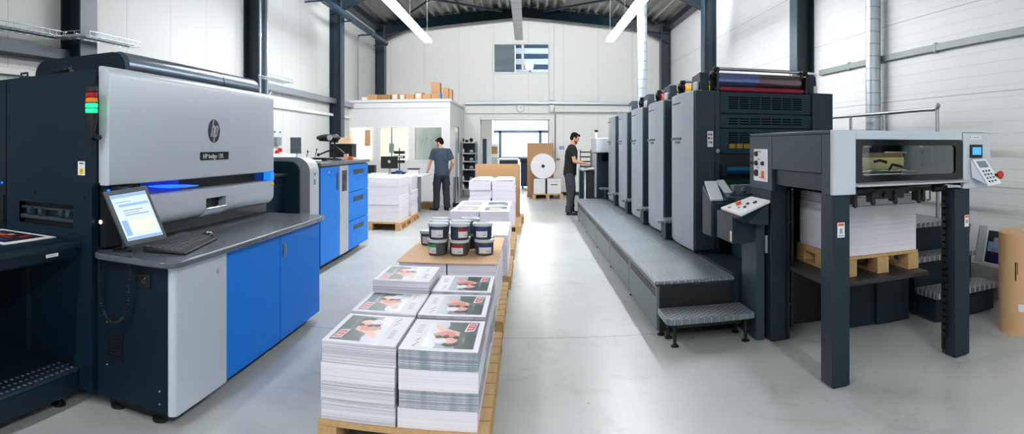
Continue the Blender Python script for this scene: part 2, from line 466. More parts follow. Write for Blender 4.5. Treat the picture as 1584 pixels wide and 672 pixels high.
# portal frames: columns and rafters
n = 1
def column(x_in, side, y0, idx, top=5.3, bot=.002):
    """I-section column against the wall; side -1 left, +1 right"""
    global n
    b = MB(); y1 = y0 + .28; ym = (y0 + y1) / 2; wall = XL + .004 if side < 0 else XR - .004
    t = .02
    b.box(x_in, x_in - side * -t, y0, y1, bot, top, mi=1)                      # room-side flange
    b.box(wall, wall - side * t, y0, y1, bot, top, mi=0)
    b.box(x_in + side * t, wall - side * t, ym - .008, ym + .008, bot, top, mi=0)
    o = b.build('trim_%d' % n, ['steel_dark', 'steel_flange']); n += 1
    struct(o)
for y in (-8.2, -3.9, .45, 4.95, 9.45, 14.1, 18.62): column(-4.4, -1, y, 0, bot=2.775 if y > 18 else .002)
for y in (-8.2, -4.2, .2, 8.8, 13.95, 18.62): column(4.14, 1, y, 0)
def rafter(y, depth=.32):
    global n
    b = MB()
    for s in (-1, 1):
        xe = XL + .02 if s < 0 else XR - .02; xm = -.12
        def quad(zt, zb, ya, yb_):
            b.hexa([(xm, ya, zb(xm)), (xe, ya, zb(xe)), (xe, yb_, zb(xe)), (xm, yb_, zb(xm)), (xm, ya, zt(xm)), (xe, ya, zt(xe)), (xe, yb_, zt(xe)), (xm, yb_, zt(xm))])
        top = lambda x: RZ(x) - .06; low = lambda x: RZ(x) - .06 - depth
        quad(top, lambda x: top(x) - .02, y, y + .24); quad(lambda x: low(x) + .02, low, y, y + .24)
        quad(lambda x: top(x) - .02, lambda x: low(x) + .02, y + .11, y + .13)
        # haunch at the eave
        xh = xe - s * .9
        b.prism([(xe, low(xe)), (xh, low(xh)), (xe, low(xe) - .3)], 'y', y + .1, y + .14)
        b.hexa([(xe, y, low(xe) - .32), (xh, y, low(xh) - .02), (xh, y + .24, low(xh) - .02), (xe, y + .24, low(xe) - .32),
                (xe, y, low(xe) - .3), (xh, y, low(xh)), (xh, y + .24, low(xh)), (xe, y + .24, low(xe) - .3)])
    struct(b.build('trim_%d' % n, 'steel_dark')); n += 1
for y in (-8.2, -3.9, .45, 4.9, 9.3, 14.1, 18.64): rafter(y)
for x in (XL + .13, XR - .13):                                                   # eave struts
    b = MB(); b.box(x - .1, x + .1, YF, YB - .01, 5.14, 5.3); struct(b.build('trim_%d' % n, 'steel_dark')); n += 1
braces = [((-.75, 18.6), (-3.35, 15.0)), ((-4.1, 18.6), (-2.1, 15.4)), ((.5, 18.6), (3.1, 15.0)), ((3.9, 18.6), (1.9, 15.4))]
for (xa, ya), (xb, yb_) in braces:
    b = MB(); b.cyl((xa, ya, RZ(xa) - .16), (xb, yb_, RZ(xb) - .16), .035, seg=10); struct(b.build('trim_%d' % n, 'steel_dark')); n += 1
# white trunking on the rear wall, ledges and pipes
b = MB(); b.box(.70, .84, YB - .09, YB - .002, 2.98, 5.44); struct(b.build('trim_%d' % n, 'white', bevel=.01)); n += 1
b = MB(); b.box(-1.95, XR - .35, YB - .16, YB - .002, 2.86, 2.92); struct(b.build('trim_%d' % n, 'galv')); n += 1
b = MB(); b.box(-1.95, XR - .35, YB - .04, YB - .002, 2.55, 2.585); struct(b.build('trim_%d' % n, 'grey_lt')); n += 1
b = MB(); b.box(DX0 - .09, DX0, YB - .03, YB + .2, 0, DZ + .09); b.box(DX1, DX1 + .09, YB - .03, YB + .2, 0, DZ + .09); b.box(DX0, DX1, YB - .03, YB + .2, DZ, DZ + .09)
struct(b.build('door_1', 'white', bevel=.008))
b = MB(); b.box(1.0, XR - .2, YB - .05, YB - .001, .002, .1); struct(b.build('baseboard_back', 'black')); 

# high window with two lights
b = MB()
def frame(b, x0, x1, z0, z1, y0, y1, w):
    b.box(x0, x1, y0, y1, z0, z0 + w); b.box(x0, x1, y0, y1, z1 - w, z1); b.box(x0, x0 + w, y0, y1, z0 + w, z1 - w); b.box(x1 - w, x1, y0, y1, z0 + w, z1 - w)
frame(b, WX0 - .05, WX1 + .05, WZ0 - .05, WZ1 + .05, YB - .03, YB + .1, .06)
b.box(-.17, -.09, YB - .02, YB + .1, WZ0, WZ1)
wf = struct(b.build('window_1', 'white', bevel=.006))
b = MB(); b.box(WX0, WX1, YB + .05, YB + .055, WZ0, WZ1); b.build('pane', 'glass', wf)
# the neighbouring building seen through it
M['stripe_wall'] = groove('blue and white striped cladding', (214, 226, 238), [(2, .86, 5.0, .2, 1.0)], .4, .1, .02)
def stripes():
    m, t, p = newmat('blue and white banded cladding')
    g = t.n('ShaderNodeNewGeometry'); s = t.n('ShaderNodeSeparateXYZ'); t.l(g.outputs['Position'], s.inputs[0])
    f = t.math('FRACT', t.math('DIVIDE', t.math('ADD', s.outputs[2], 10.06), .52))
    t.l(t.mix(t.math('GREATER_THAN', f, .52), rgb(226, 234, 242), rgb(34, 66, 104)), p.inputs['Base Color'])
    p.inputs['Roughness'].default_value = .4
    return m
M['stripes'] = stripes()
nb = thing('neighbour_building', (0, 31, 0), 'blue and white banded building outside, seen through the high window', 'building')
MB().box(-.55, 4, 30, 32, 3, 9).build('wall', 'stripes', nb)
box('downpipe', 'steel_dark', nb, .12, .19, 29.9, 29.98, 3, 5.6)
nb2 = tag(MB().box(-6, -.62, 29, 31, 3, 9).build('grey_building', mat('dark grey render', (92, 98, 104), .8, var=.2, scale=1.2)), 'dark grey building outside the high window', 'building')

# room beyond the passage
b = MB()
b.box(-2.9, -2.75, YB + .2, 28, 0, 3); b.box(3.0, 3.15, YB + .2, 28, 0, 3)
struct(b.build('wall_beyond', 'wall_f'))
FX0, FX1, FZ0, FZ1 = -2.2, 2.4, .95, 2.25
b = MB()
b.box(-2.9, 3.15, 28, 28.15, 0, FZ0); b.box(-2.9, 3.15, 28, 28.15, FZ1, 3); b.box(-2.9, FX0, 28, 28.15, FZ0, FZ1); b.box(FX1, 3.15, 28, 28.15, FZ0, FZ1)
struct(b.build('wall_far', 'wall_f'))
b = MB(); b.box(-2.9, 3.15, YB + .2, 28.15, 2.95, 3.05); struct(b.build('ceiling_beyond', 'white'))
b = MB()
frame(b, FX0, FX1, FZ0, FZ1, 27.95, 28.1, .1)
for x in (-1.28, .55, 1.75): b.box(x, x + .12, 27.95, 28.1, FZ0, FZ1)
wf2 = struct(b.build('window_2', mat('dark blue window frame', (30, 66, 100), .4)))
b = MB(); b.box(FX0, FX1, 28.04, 28.045, FZ0, FZ1); b.build('pane', 'glass', wf2)
struct(MB().box(.9, 1.1, 25.9, 26.1, .002, 2.94).build('trim_%d' % n, mat('dark blue post', (24, 50, 72), .4))); n += 1
struct(MB().box(-1.96, -1.3, 23, 23.9, .002, 2.94).build('trim_%d' % n, 'white')); n += 1
tag(MB().box(-1.54, -1.40, 21.3, 21.6, .002, 1.8).build('tall_locker', mat('navy locker', (24, 56, 84), .35), bevel=.01), 'tall navy locker just inside the passage', 'locker')
# lamp in the far room
l = thing('ceiling_light', (-.3, 24, 2.93), 'white ceiling light in the room beyond the passage', 'light')
box('diffuser', emit('far room lamp', (255, 255, 255), FARLAMP), l, -1.2, .6, 23.9, 24.1, 2.90, 2.93); box('housing', 'white', l, -1.25, .65, 23.85, 24.15, 2.93, 2.948)
# outdoor ground so the far windows look onto something
struct(MB().box(-30, 30, 29.001, 60, -.3, -.05).build('ground_outside', mat('pale yard', (190, 196, 200), .8)))

# ================================================================== hall lamps
M['lamp'] = emit('linear lamp diffuser', (250, 252, 255), LAMP)
def linear(x, y0, y1, z, label):
    L = thing('linear_light', (x, (y0 + y1) / 2, z), label, 'light', 'linear lights under the roof')
    box('diffuser', 'lamp', L, x - .075, x + .075, y0, y1, z - .035, z + .02)
    box('housing', 'white', L, x - .03, x + .03, y0 - .01, y1 + .01, z + .021, z + .05)
    y = y0 + .6
    while y < y1:
        MB().cyl((x, y, z + .05), (x, y, RZ(x) - .05), .004, seg=6).build('hanging_wire', 'grey_pl', L); y += 2.0
linear(-2.16, 6.6, 13.35, 3.86, 'long glowing linear light hanging above the poster pallets and blue cabinets')
linear(1.80, 6.6, 13.25, 3.86, 'long glowing linear light hanging above the offset press, crossed by the round duct')
linear(-2.16, -5.0, 0.8, 3.86, 'rear linear light over the silver-hooded press side')
linear(1.80, -5.0, 0.8, 3.86, 'rear linear light over the offset press side')
M['trunk_grid'] = groove('grey cable trunking with joints', (196, 198, 196), [(1, .45, 0, .012, 1.0)], .4, .5, .04, .2)
t = thing('cable_trunking', (-.17, 9, 3.86), 'unlit grey cable trunking hanging along the middle of the roof', 'trunking')
box('channel', 'trunk_grid', t, -.25, -.10, 0, 13.4, 3.86, 3.9)
for x in (-.26, -.10): box('side_rail', 'grey_lt', t, x, x + .012, 0, 13.4, 3.86, 3.95)
for y in (1.5, 4.5, 7.5, 10.5, 13.0): MB().cyl((-.17, y, 3.95), (-.17, y, RZ(-.17) - .06), .006, seg=6).build('hanging_rod', 'grey_pl', t)

M['fill_flood'] = emit('floodlight lens', (250, 252, 255), FILL_FLOOD)
def fill_floodlight(x, y, z, tilt, label):  # fill lamps added out of view to brighten the rear wall and roof
    L = thing('fill_floodlight', (x, y, z), label, 'light', 'added fill lamps under the roof')
    ax = Vector((0, math.sin(R(tilt)), -math.cos(R(tilt)))); c = Vector((x, y, z))
    MB().cyl(c + ax * .02, c + ax * .03, .17, seg=28).build('lens', 'fill_flood', L)
    b = MB(); n_ = 28; u = Vector((1, 0, 0)); v = ax.cross(u)
    rings = [[b.bm.verts.new(c + ax * h + (u * math.cos(2 * math.pi * k / n_) + v * math.sin(2 * math.pi * k / n_)) * r_) for k in range(n_)] for h, r_ in ((.09, .215), (.09, .205), (.015, .18), (.01, .05), (-.14, .05), (-.13, .10), (0, .195))]
    for A_, B2 in zip(rings, rings[1:] + rings[:1]):
        for k in range(n_): b._f([A_[k], A_[(k + 1) % n_], B2[(k + 1) % n_], B2[k]])
    b.build('bell_housing', 'alu', L)
    MB().cyl(c - ax * .12, (x, y - .1 * math.sin(R(tilt)), RZ(x) - .06), .012, seg=8).build('bracket', 'grey_pl', L)
for x, y, tl, lab in ((-2.9, 12.3, 98, 'floodlight added out of view under the roof to brighten the rear, above the office cabin'), (0.1, 12.3, 98, 'floodlight added out of view under the ridge to brighten the rear'), (2.9, 12.3, 98, 'floodlight added out of view under the roof to brighten the rear, above the printing towers')):
    fill_floodlight(x, y, 4.98, tl, lab)

# ducts, trays and conduits
M['duct'] = groove('galvanised spiral duct', (186, 198, 206), [(2, .16, 0, .006, 1.0)], .38, .55, .1, .55)
d = MB(); d.cyl((2.02, 10.62, 2.105), (2.02, 10.62, RZ(2.02) - .07), .085, seg=28)
tag(d.build('spiral_duct', 'duct'), 'galvanised round duct rising from the middle of the press to the roof', 'duct')
d = MB(); d.cyl((4.3, 6.8, .34), (4.3, 6.8, RZ(4.3) - .07), .1, seg=28)
tag(d.build('spiral_duct', 'duct'), 'galvanised round duct standing against the ribbed siding wall behind the handrail', 'duct')
def mesh_tray(name, pts, wdt, label):
    T = thing(name, pts[0], label, 'cable tray')
    b = MB()
    for (x0, y0, z0), (x1, y1, z1) in zip(pts, pts[1:]):
        p, q = Vector((x0, y0, z0)), Vector((x1, y1, z1)); d = (q - p); L_ = d.length; d.normalize(); u = Vector((0, 0, 1)).cross(d).normalized() * wdt / 2
        for s in (-1, -.33, .33, 1): b.cyl(p + u * s, q + u * s, .004, seg=5)
        for s in (-1, 1): b.cyl(p + u * s + Vector((0, 0, .05)), q + u * s + Vector((0, 0, .05)), .005, seg=5)
        k = 0
        while k < L_:
            c = p + d * k
            b.tube([c - u + Vector((0, 0, .05)), c - u, c + u, c + u + Vector((0, 0, .05))], .0035, seg=4); k += .1
    b.build('wire_mesh', 'galv', T)
    return T, pts
T, _ = mesh_tray('cable_tray', [(-4.52, .5, 2.70), (-4.52, 4.75, 2.70), (-4.28, 4.85, 2.70), (-4.28, 5.75, 2.70)], .2, 'galvanised wire cable tray running above the silver-hooded press to the first column')
b = MB(); b.tube([(-4.54, .5, 2.715), (-4.54, 4.75, 2.715), (-4.3, 4.9, 2.715), (-4.3, 5.7, 2.715)], .018, seg=6); b.tube([(-4.49, .5, 2.715), (-4.49, 4.72, 2.715), (-4.26, 4.83, 2.715), (-4.26, 5.7, 2.715)], .014, seg=6)
b.build('cable', 'grey_lt', T)
tag(MB().box(XL + .004, XL + .16, .4, 4.94, 2.48, 2.6).build('wall_rail', 'steel_flange', bevel=.005), 'dark steel rail fixed on the panelled wall below the wire tray', 'rail')
struct(MB().box(XL + .003, XL + .06, .4, 18.6, 2.28, 2.34).build('trim_%d' % n, 'white')); n += 1
T2, _ = mesh_tray('cable_tray', [(-4.19, 9.2, 2.68), (-4.19, 10.2, 2.68)], .22, 'short galvanised cable tray at the second column behind the silver-hooded press')
tag(MB().box(XL + .004, XL + .14, 9.8, 18.55, 2.58, 2.70).build('wall_rail', 'galv', bevel=.005), 'grey rail along the panelled wall from the second column to the office', 'rail')
b = MB(); b.cyl((-4.36, 9.40, 2.3), (-4.36, 9.40, 4.5), .018, seg=8); b.cyl((-4.36, 9.40, 3.4), (-4.36, 9.40, 3.45), .025, seg=8)
tag(b.build('conduit', 'galv'), 'thin grey conduit running up the column behind the press hood', 'conduit')
b = MB(); b.box(-4.375, -4.335, 9.62, 9.68, 2.3, 4.5); b.box(-4.38, -4.33, 9.61, 9.69, 3.2, 3.24)
tag(b.build('conduit', 'galv'), 'flat grey cable duct on the room face of the column behind the press hood', 'conduit')
b = MB(); b.tube([(-4.6, 10.4, 2.55), (-4.6, 10.3, 2.5), (-4.62, 10.28, 2.4), (-4.62, 10.28, 1.3)], .018, seg=8)
tag(b.build('conduit', 'galv'), 'bent grey conduit going down the panelled wall behind the blue cabinet', 'conduit')
b = MB(); b.box(-4.26, -4.14, 6.5, 18.0, 4.58, 4.62); b.box(-4.27, -4.255, 6.5, 18.0, 4.6, 4.67); b.box(-4.145, -4.13, 6.5, 18.0, 4.6, 4.67)
for y in (9.55, 12, 14.2, 16.1, 17.9): b.box(-4.55, -4.13, y, y + .04, 4.55, 4.58)
tag(b.build('cable_tray', 'steel_flange'), 'long grey steel cable channel high under the eave above the blue cabinets', 'cable tray')
b = MB(); b.tube([(-4.285, 16.25, 4.6), (-4.5, 16.25, 4.6), (-4.58, 16.25, 4.55), (-4.58, 16.25, 2.75)], .02, seg=8)
tag(b.build('conduit', 'grey_pl'), 'thin conduit dropping down the panelled wall near the rear corner', 'conduit')
b = MB(); b.box(XR - .05, XR - .003, -6, 8.55, 2.655, 2.735); 
for y in (3.9, 5.6, 7.6): b.box(XR - .055, XR - .002, y, y + .05, 2.64, 2.75)
tag(b.build('conduit', mat('dull grey trunking', (140, 148, 148), .5, metal=.3), bevel=.004), 'grey trunking climbing along the ribbed siding wall', 'conduit')
b = MB(); b.tube([(4.0, 8.7, 2.35), (4.0, 8.7, 2.66), (4.05, 8.72, 2.71), (4.44, 8.76, 2.70)], .018, seg=8)
tag(b.build('conduit', 'white_pl'), 'white pipe crossing the dark column above the press', 'conduit')
b = MB(); b.box(.86, 3.9, YB - .1, YB - .055, 2.62, 2.74); b.box(.70, .86, YB - .1, YB - .055, 2.62, 2.855)
tag(b.build('wall_trunking', 'white', bevel=.02), 'white horizontal trunking on the rear wall above the man in black', 'trunking')
for x, z0, z1, lab in ((3.02, 1.46, 2.615, 'thin grey conduit on the rear wall above the feeder'), (.89, .8, 2.55, 'thin grey conduit on the rear wall close to the passage frame')):
    tag(MB().cyl((x, YB - .03, z0), (x, YB - .03, z1), .018, seg=8).build('conduit', 'grey_pl'), lab, 'conduit')
c = thing('wall_clock', (at(805, 168, YB).x, YB - .03, 2.74), 'small round white clock above the passage', 'clock')
cx = WL[c].x
MB().lathe([(.13, 0), (.13, -.05), (.115, -.055)], (cx, YB - .003, 2.74), axis='y').build('rim', 'grey_lt', c)
MB().lathe([(.112, 0), (.112, -.01)], (cx, YB - .054, 2.74), axis='y').build('dial', 'white', c)
b = MB(); b.box(cx - .004, cx + .004, YB - .07, YB - .066, 2.74, 2.82); b.box(cx, cx + .05, YB - .07, YB - .066, 2.736, 2.744); b.build('hand', 'black', c)

# ================================================================== office cabin in the rear left corner
OX, OY, OZ = -1.98, 15.75, 2.70
b = MB()
def of(x0, x1, z0, z1): b.box(x0, x1, OY, OY + .1, z0, z1)
wins = [(at(535, 0, OY).x, at(578, 0, OY).x), (at(585.5, 0, OY).x, at(632.5, 0, OY).x), (at(640, 0, OY).x, at(685, 0, OY).x)]
oz0, oz1 = at(660, 250, OY).z, at(660, 195.5, OY).z
xs = [XL + .003] + [v for w_ in wins for v in w_] + [OX]
of(xs[0], OX, .002, oz0); of(xs[0], OX, oz1, OZ)
for i in range(0, len(xs), 2): of(xs[i], xs[i + 1], oz0, oz1)
struct(b.build('wall_office_front', 'office_wall'))
b = MB(); ey0, ey1 = 16.9, 17.8
b.box(OX - .1, OX, OY + .1, ey0, .002, OZ); b.box(OX - .1, OX, ey1, YB - .002, .002, OZ); b.box(OX - .1, OX, ey0, ey1, 2.1, OZ)
struct(b.build('wall_office_side', 'office_wall'))
b = MB(); b.box(XL + .003, OX + .03, OY - .03, YB - .002, OZ + .001, OZ + .07); struct(b.build('ceiling_office', 'office_wall'))
b = MB(); b.box(XL + .003, OX + .012, OY - .012, OY - .001, OZ - .16, OZ - .15); struct(b.build('trim_%d' % n, 'grey_lt')); n += 1
dm = struct(MB().box(OX - .06, OX - .02, ey0 + .01, ey1 - .01, .01, 2.09).build('door_2', 'white', bevel=.004))
MB().box(OX - .019, OX - .012, ey0 + .15, ey1 - .15, .2, 1.95).build('pane', mat('frosted door glass', (196, 204, 206), .2), dm)
for k, (x0, x1) in enumerate(wins):
    b = MB(); frame(b, x0, x1, oz0, oz1, OY - .015, OY + .1, .03)
    o = struct(b.build('window_%d' % (3 + k), 'white'))
    MB().box(x0 + .03, x1 - .03, OY + .05, OY + .055, oz0 + .03, oz1 - .03).build('pane', 'glass', o)
struct(MB().box(XL + .004, OX - .11, YB - .03, YB - .003, .002, OZ - .01).build('wall_office_back', 'office_in'))
l = thing('ceiling_light', (-3.3, 17.2, 2.66), 'ceiling light inside the office cabin', 'light')
box('diffuser', emit('office lamp', (255, 248, 232), OFFLAMP), l, -4.2, -2.3, 17.0, 17.4, 2.64, 2.66); box('housing', 'white', l, -4.25, -2.25, 16.95, 17.45, 2.661, 2.69)
wb = thing('whiteboard', ((wins[2][0] + wins[2][1]) / 2, OY + .5, .9), 'grey-green board with faint writing behind the office window next to the man in slate blue', 'whiteboard')
M['board'] = mat('grey green board', (232, 238, 236), .35, var=.03, scale=2)
box('board', 'board', wb, wins[2][0] - .1, wins[2][1] + .1, OY + .45, OY + .48, 1.0, 2.2)
b = MB(); w0 = wins[2][0]
for u0, v0, u1, v1 in ((.08, .18, .13, .0), (.13, .0, .18, .2), (.26, .02, .26, .18), (.26, .18, .34, .12), (.44, .16, .38, .1), (.38, .1, .44, .02), (.5, .1, .62, .12)):
    b.tube([(w0 + u0, OY + .448, 1.6 + v0), (w0 + u1, OY + .448, 1.6 + v1)], .004, seg=5)
b.build('pen_strokes', 'ink_grey', wb)
pb = at(568, 216, OY + .9)
tag(MB().box(pb.x - .07, pb.x + .09, OY + .9, OY + .92, 1.55, 2.0).build('poster', mat('peach poster', (232, 170, 140), .6, var=.3, scale=9)), 'small peach poster seen through the office window beside the blue cabinet', 'poster')
for px in (542, 606):
    c = at(px, 220, OY + 1.4)
    b = MB(); b.box(c.x - .02, c.x + .02, OY + 1.38, OY + 1.42, .002, 2.3); b.box(c.x - .07, c.x + .07, OY + 1.36, OY + 1.44, 1.35, 1.62)
    tag(b.build('coat_stand', 'grey_pl'), 'coat stand inside the office behind the %s' % ('window beside the blue cabinet' if px < 560 else 'window above the computer'), 'coat stand')

# cartons on the cabin roof
def carton(x0, x1, z0, z1, label, y=OY + .25, d=.32, lab=False, m='cardboard', opened=False):
    C = thing('carton', ((x0 + x1) / 2, y + d / 2, z0), label, 'box', 'cartons on the office roof')
    b = MB(); b.box(x0, x1, y, y + d, z0, z1); b.build('body', m, C, bevel=.004)
    b = MB(); b.box((x0 + x1) / 2 - .02, (x0 + x1) / 2 + .02, y - .001, y + d, z1, z1 + .0015); b.build('tape', 'cardboard_dk', C)
    if lab: box('paper_label', 'paper2', C, x0 + (x1 - x0) * .2, x1 - (x1 - x0) * .25, y - .003, y - .001, z0 + (z1 - z0) * .2, z1 - (z1 - z0) * .15)
    if opened:
        for s, xa in ((-1, x0), (1, x1)): MB().slab((xa, y, z1), (xa, y + d, z1), (xa + s * .1, y + d, z1 + .06), (xa + s * .1, y, z1 + .06), .004).build('flap', m, C)
    return C
zr = OZ + .072; yc = OY + .25
def cx_(u): return at(560 + u / 5.28, 0, yc).x
def hz(v): return max(zr + .1, zr + (143 - v) / 5.28 / F * 15.9)
carton(cx_(45), cx_(123), zr, hz(92), 'brown closed carton at the wall end of the office roof')
carton(cx_(126), cx_(232), zr, hz(95), 'wide low darker carton next to the end one on the office roof', m='cardboard_dk')
carton(cx_(240), cx_(298), zr, hz(88), 'carton with a large white label beside the smaller labelled one on the office roof', lab=True)
carton(cx_(303), cx_(354), zr, hz(92), 'narrow carton with a small white label, third gap from the tall stack', lab=True)
carton(cx_(357), cx_(424), zr, hz(95), 'plain carton between two labelled ones on the office roof')
carton(cx_(430), cx_(494), zr, hz(80), 'tall carton with a big white label close to the double stack', lab=True)
carton(cx_(497), cx_(561), zr, hz(97), 'low plain carton beside the double stack on the office roof')
zm = hz(82)
carton(cx_(565), cx_(638), zr, zm, 'lower carton of the two-high stack on the office roof')
carton(cx_(565), cx_(636), zm + .003, zm + .26, 'upper carton of the two-high stack on the office roof')
carton(cx_(655), cx_(703), zr, hz(45), 'tall carton behind the small blue tin on the office roof', y=OY + .3)
carton(cx_(706), cx_(731), zr, hz(57), 'narrow tall carton at the door-side end of the office roof', y=OY + .35)
tag(MB().box(cx_(641), cx_(653), OY + .2, OY + .3, zr, zr + .16).build('blue_tin', 'blue2', bevel=.005), 'small blue tin wedged between cartons on the office roof', 'tin')
b = MB(); b.box(cx_(-5), cx_(40), OY + .3, OY + .5, zr, zr + .1); tag(b.build('paper_bundle', 'paper2', bevel=.005), 'white bundle at the wall end of the office roof', 'bundle')
# ================================================================== digital press (left)
hp = thing('digital_press', (-2.9, 4.0, 0), 'large dark navy digital press with tall silver hood and round logo badge', 'printing press')
MB().prism(rrect(-4.1, -2.35, .08, 2.0, .02, corners=(0, 0, 1, 1)), 'y', 2.80, 5.17).build('body', 'gloss_navy', hp)
# end face plates (near side) with the slot recess
RX0, RX1, RZ0, RZ1 = -2.98, -2.50, 1.05, 1.19
b = MB()
for x0, x1, z0, z1 in ((-3.105, RX0, .1, 2.0), (RX1, -2.352, .1, 2.0), (RX0, RX1, .1, RZ0), (RX0, RX1, RZ1, 2.0), (-4.1, -3.115, .1, 2.0)):
    b.box(x0, x1, 2.745, 2.80, z0, z1)
b.build('end_panel', 'gloss_navy', hp)
b = MB(); b.box(RX0, RX1, 2.79, 2.799, RZ0, RZ1); rc = b.build('slot_back', 'black', hp)
b = MB(); b.cyl((RX0, 2.77, 1.09), (RX1, 2.77, 1.09), .016); b.cyl((RX0, 2.775, 1.15), (RX1, 2.775, 1.15), .01)
for x in (-2.9, -2.8, -2.62, -2.56): b.cyl((x, 2.765, 1.13), (x + .03, 2.765, 1.13), .028, seg=14)
b.build('feed_roller', 'press_mid', hp)
for x, z in ((-3.15, 1.1),): MB().cyl((x, 2.744, 1.30), (x, 2.738, 1.30), .008, seg=10).build('status_led', 'blue_led', hp)
b = MB(); b.box(-3.17, -3.13, 2.735, 2.745, 1.02, 1.22); b.build('door_handle', 'black', hp)
b = MB()
for x, z in ((-2.84, 1.25), (-2.42, 1.24), (-2.42, .14), (-2.9, .3)): b.cyl((x, 2.745, z), (x, 2.74, z), .012, seg=10)
b.build('screw', 'black', hp)
# rear cover on top
MB().prism(rrect(-3.36, -2.50, 2.0, 2.19, .11, corners=(0, 0, 1, 1)), 'y', 3.26, 5.26).build('rear_cover', 'gloss_navy', hp)
b = MB(); b.cyl((-2.56, 3.262, 2.09), (-2.56, 4.58, 2.09), .098, seg=32); b.cyl((-2.56, 4.59, 2.09), (-2.56, 5.28, 2.09), .098, seg=32)
b.build('cover_roll', mat('dark satin metal', (92, 106, 120), .28, metal=.85), hp)
b = MB(); b.box(-2.75, -2.58, 2.80, 2.84, 2.0, 2.025); b.ball((-2.6, 2.82, 2.03), .02, seg=10); b.ball((-2.63, 2.82, 2.03), .015, seg=10); b.build('hinge', 'black_gloss', hp)
b = MB(); b.tube([(-3.02, 2.8, 2.0), (-3.02, 2.8, 2.035), (-2.96, 2.8, 2.035), (-2.96, 2.8, 2.0)], .008, seg=8); b.build('lifting_eye', 'black', hp)
# silver hood: profile in X-Z pushed along the press
def hood(z0, z1, xf, xb, rt, rb):
    pts = [(xb, z0)]
    if rb:
        for i in range(7): a = R(-90 + 90 * i / 6); pts.append((xf - rb + rb * math.cos(a), z0 + rb + rb * math.sin(a)))
    else: pts.append((xf, z0))
    if rt:
        for i in range(9): a = R(90 * i / 8); pts.append((xf - rt + rt * math.cos(a), z1 - rt + rt * math.sin(a)))
    else: pts.append((xf, z1))
    pts.append((xb, z1)); return pts
MB().prism(hood(1.315, 2.025, -2.265, -2.345, .06, .012), 'y', 2.80, 5.18).build('hood', 'silver', hp, bevel=.002)
b = MB()                                                # lower flap with the grip cut out
HY0, HY1, HZ0, HZ1 = 3.93, 4.24, 1.085, 1.16
lowp = hood(1.02, 1.232, -2.262, -2.335, 0, .09)
b.prism(lowp, 'y', 3.06, HY0); b.prism(lowp, 'y', HY1, 5.17)
b.box(-2.335, -2.262, HY0, HY1, HZ1, 1.232); b.prism(hood(1.02, HZ0, -2.262, -2.335, 0, .06), 'y', HY0, HY1)
flap = b.build('lower_flap', 'silver', hp, bevel=.004)
MB().box(-2.334, -2.33, HY0 - .01, HY1 + .01, 1.03, 1.17).build('grip_recess', 'black', flap)
MB().box(-2.31, -2.25, HY0, HY1, 1.075, 1.092).build('grip_bar', 'chrome', flap, bevel=.006)
MB().box(-2.349, -2.335, 2.8, 5.17, .95, 1.33).build('dark_band', 'black_gloss', hp)
b = MB(); b.tube([(-2.322, 3.28, 1.285), (-2.32, 3.42, 1.277), (-2.318, 3.55, 1.27), (-2.32, 3.75, 1.262), (-2.323, 3.92, 1.256)], [.004, .012, .014, .011, .003], seg=10)
b.build('blue_light', 'blue_led', hp)
MB().box(-2.336, -2.330, 3.2, 3.66, 1.240, 1.312).build('blue_glow_panel', emit('deep blue painted glow', (4, 34, 150), .3), hp)  # glow around the blue strip, put in as a dim emissive panel
MB().box(-2.33, -2.258, 5.10, 5.17, 1.238, 1.312).build('blue_end_light', emit('blue side lamp', (20, 110, 255), 1.2), hp)
MB().ball((-2.262, 5.14, 1.2), .018, seg=10).build('yellow_marker', 'yellow', hp)
# dark fairing at the near lower corner
b = MB(); b.tube([(-2.325, 2.82, 1.262), (-2.285, 2.86, 1.262), (-2.265, 2.95, 1.255), (-2.262, 3.05, 1.225), (-2.28, 3.10, 1.15), (-2.30, 3.10, 1.04)], [.048, .05, .05, .05, .045, .04], seg=14)
b.box(-2.345, -2.29, 2.80, 3.06, .95, 1.31); b.build('fairing', mat('satin dark fairing', (14, 26, 34), .55, spec=.2), hp)
MB().ball((-2.27, 2.80, 1.285), .011, seg=10).build('status_led', 'blue_led', hp)
MB().cyl((-2.32, 2.79, 1.10), (-2.32, 2.785, 1.10), .012, seg=12).build('warm_led', 'white_led', hp)
# maker badge
lx = -2.264; lc = at(331, 203, 3.9); ly = 2.264 / math.tan((CX - 331) / F); lz = EYE + (HY - 203) / F * math.hypot(2.264, ly)
b = MB(); b.lathe([(.088, 0), (.088, .003)], (lx, ly, lz), axis='x', seg=40); bd = b.build('badge', mat('badge dark blue', (10, 26, 44), .3), hp)
tx = lx + .0045
b = MB()
def bar(y0, z0, y1, z1, wd):
    b.hexa([(lx + .002, y0 - wd, z0), (lx + .002, y0 + wd, z0), (lx + .002, y1 + wd, z1), (lx + .002, y1 - wd, z1),
            (tx, y0 - wd, z0), (tx, y0 + wd, z0), (tx, y1 + wd, z1), (tx, y1 - wd, z1)])
sl = .30
def S(dy, dz): return ly + dy + sl * dz, lz + dz
def seg_(a, c, wd=.0075): bar(*S(*a), *S(*c), wd)
seg_((-.034, -.045), (-.034, .084)); seg_((-.004, -.045), (-.004, .028)); seg_((-.034, .036), (-.002, .036)); 
b.hexa([(lx + .002, S(-.036, .028)[0], lz + .028), (lx + .002, S(.0, .028)[0], lz + .028), (lx + .002, S(-.004, .042)[0], lz + .042), (lx + .002, S(-.036, .042)[0], lz + .042),
        (tx, S(-.036, .028)[0], lz + .028), (tx, S(.0, .028)[0], lz + .028), (tx, S(-.004, .042)[0], lz + .042), (tx, S(-.036, .042)[0], lz + .042)])
seg_((.016, -.084), (.016, .042)); seg_((.046, -.034), (.046, .034))
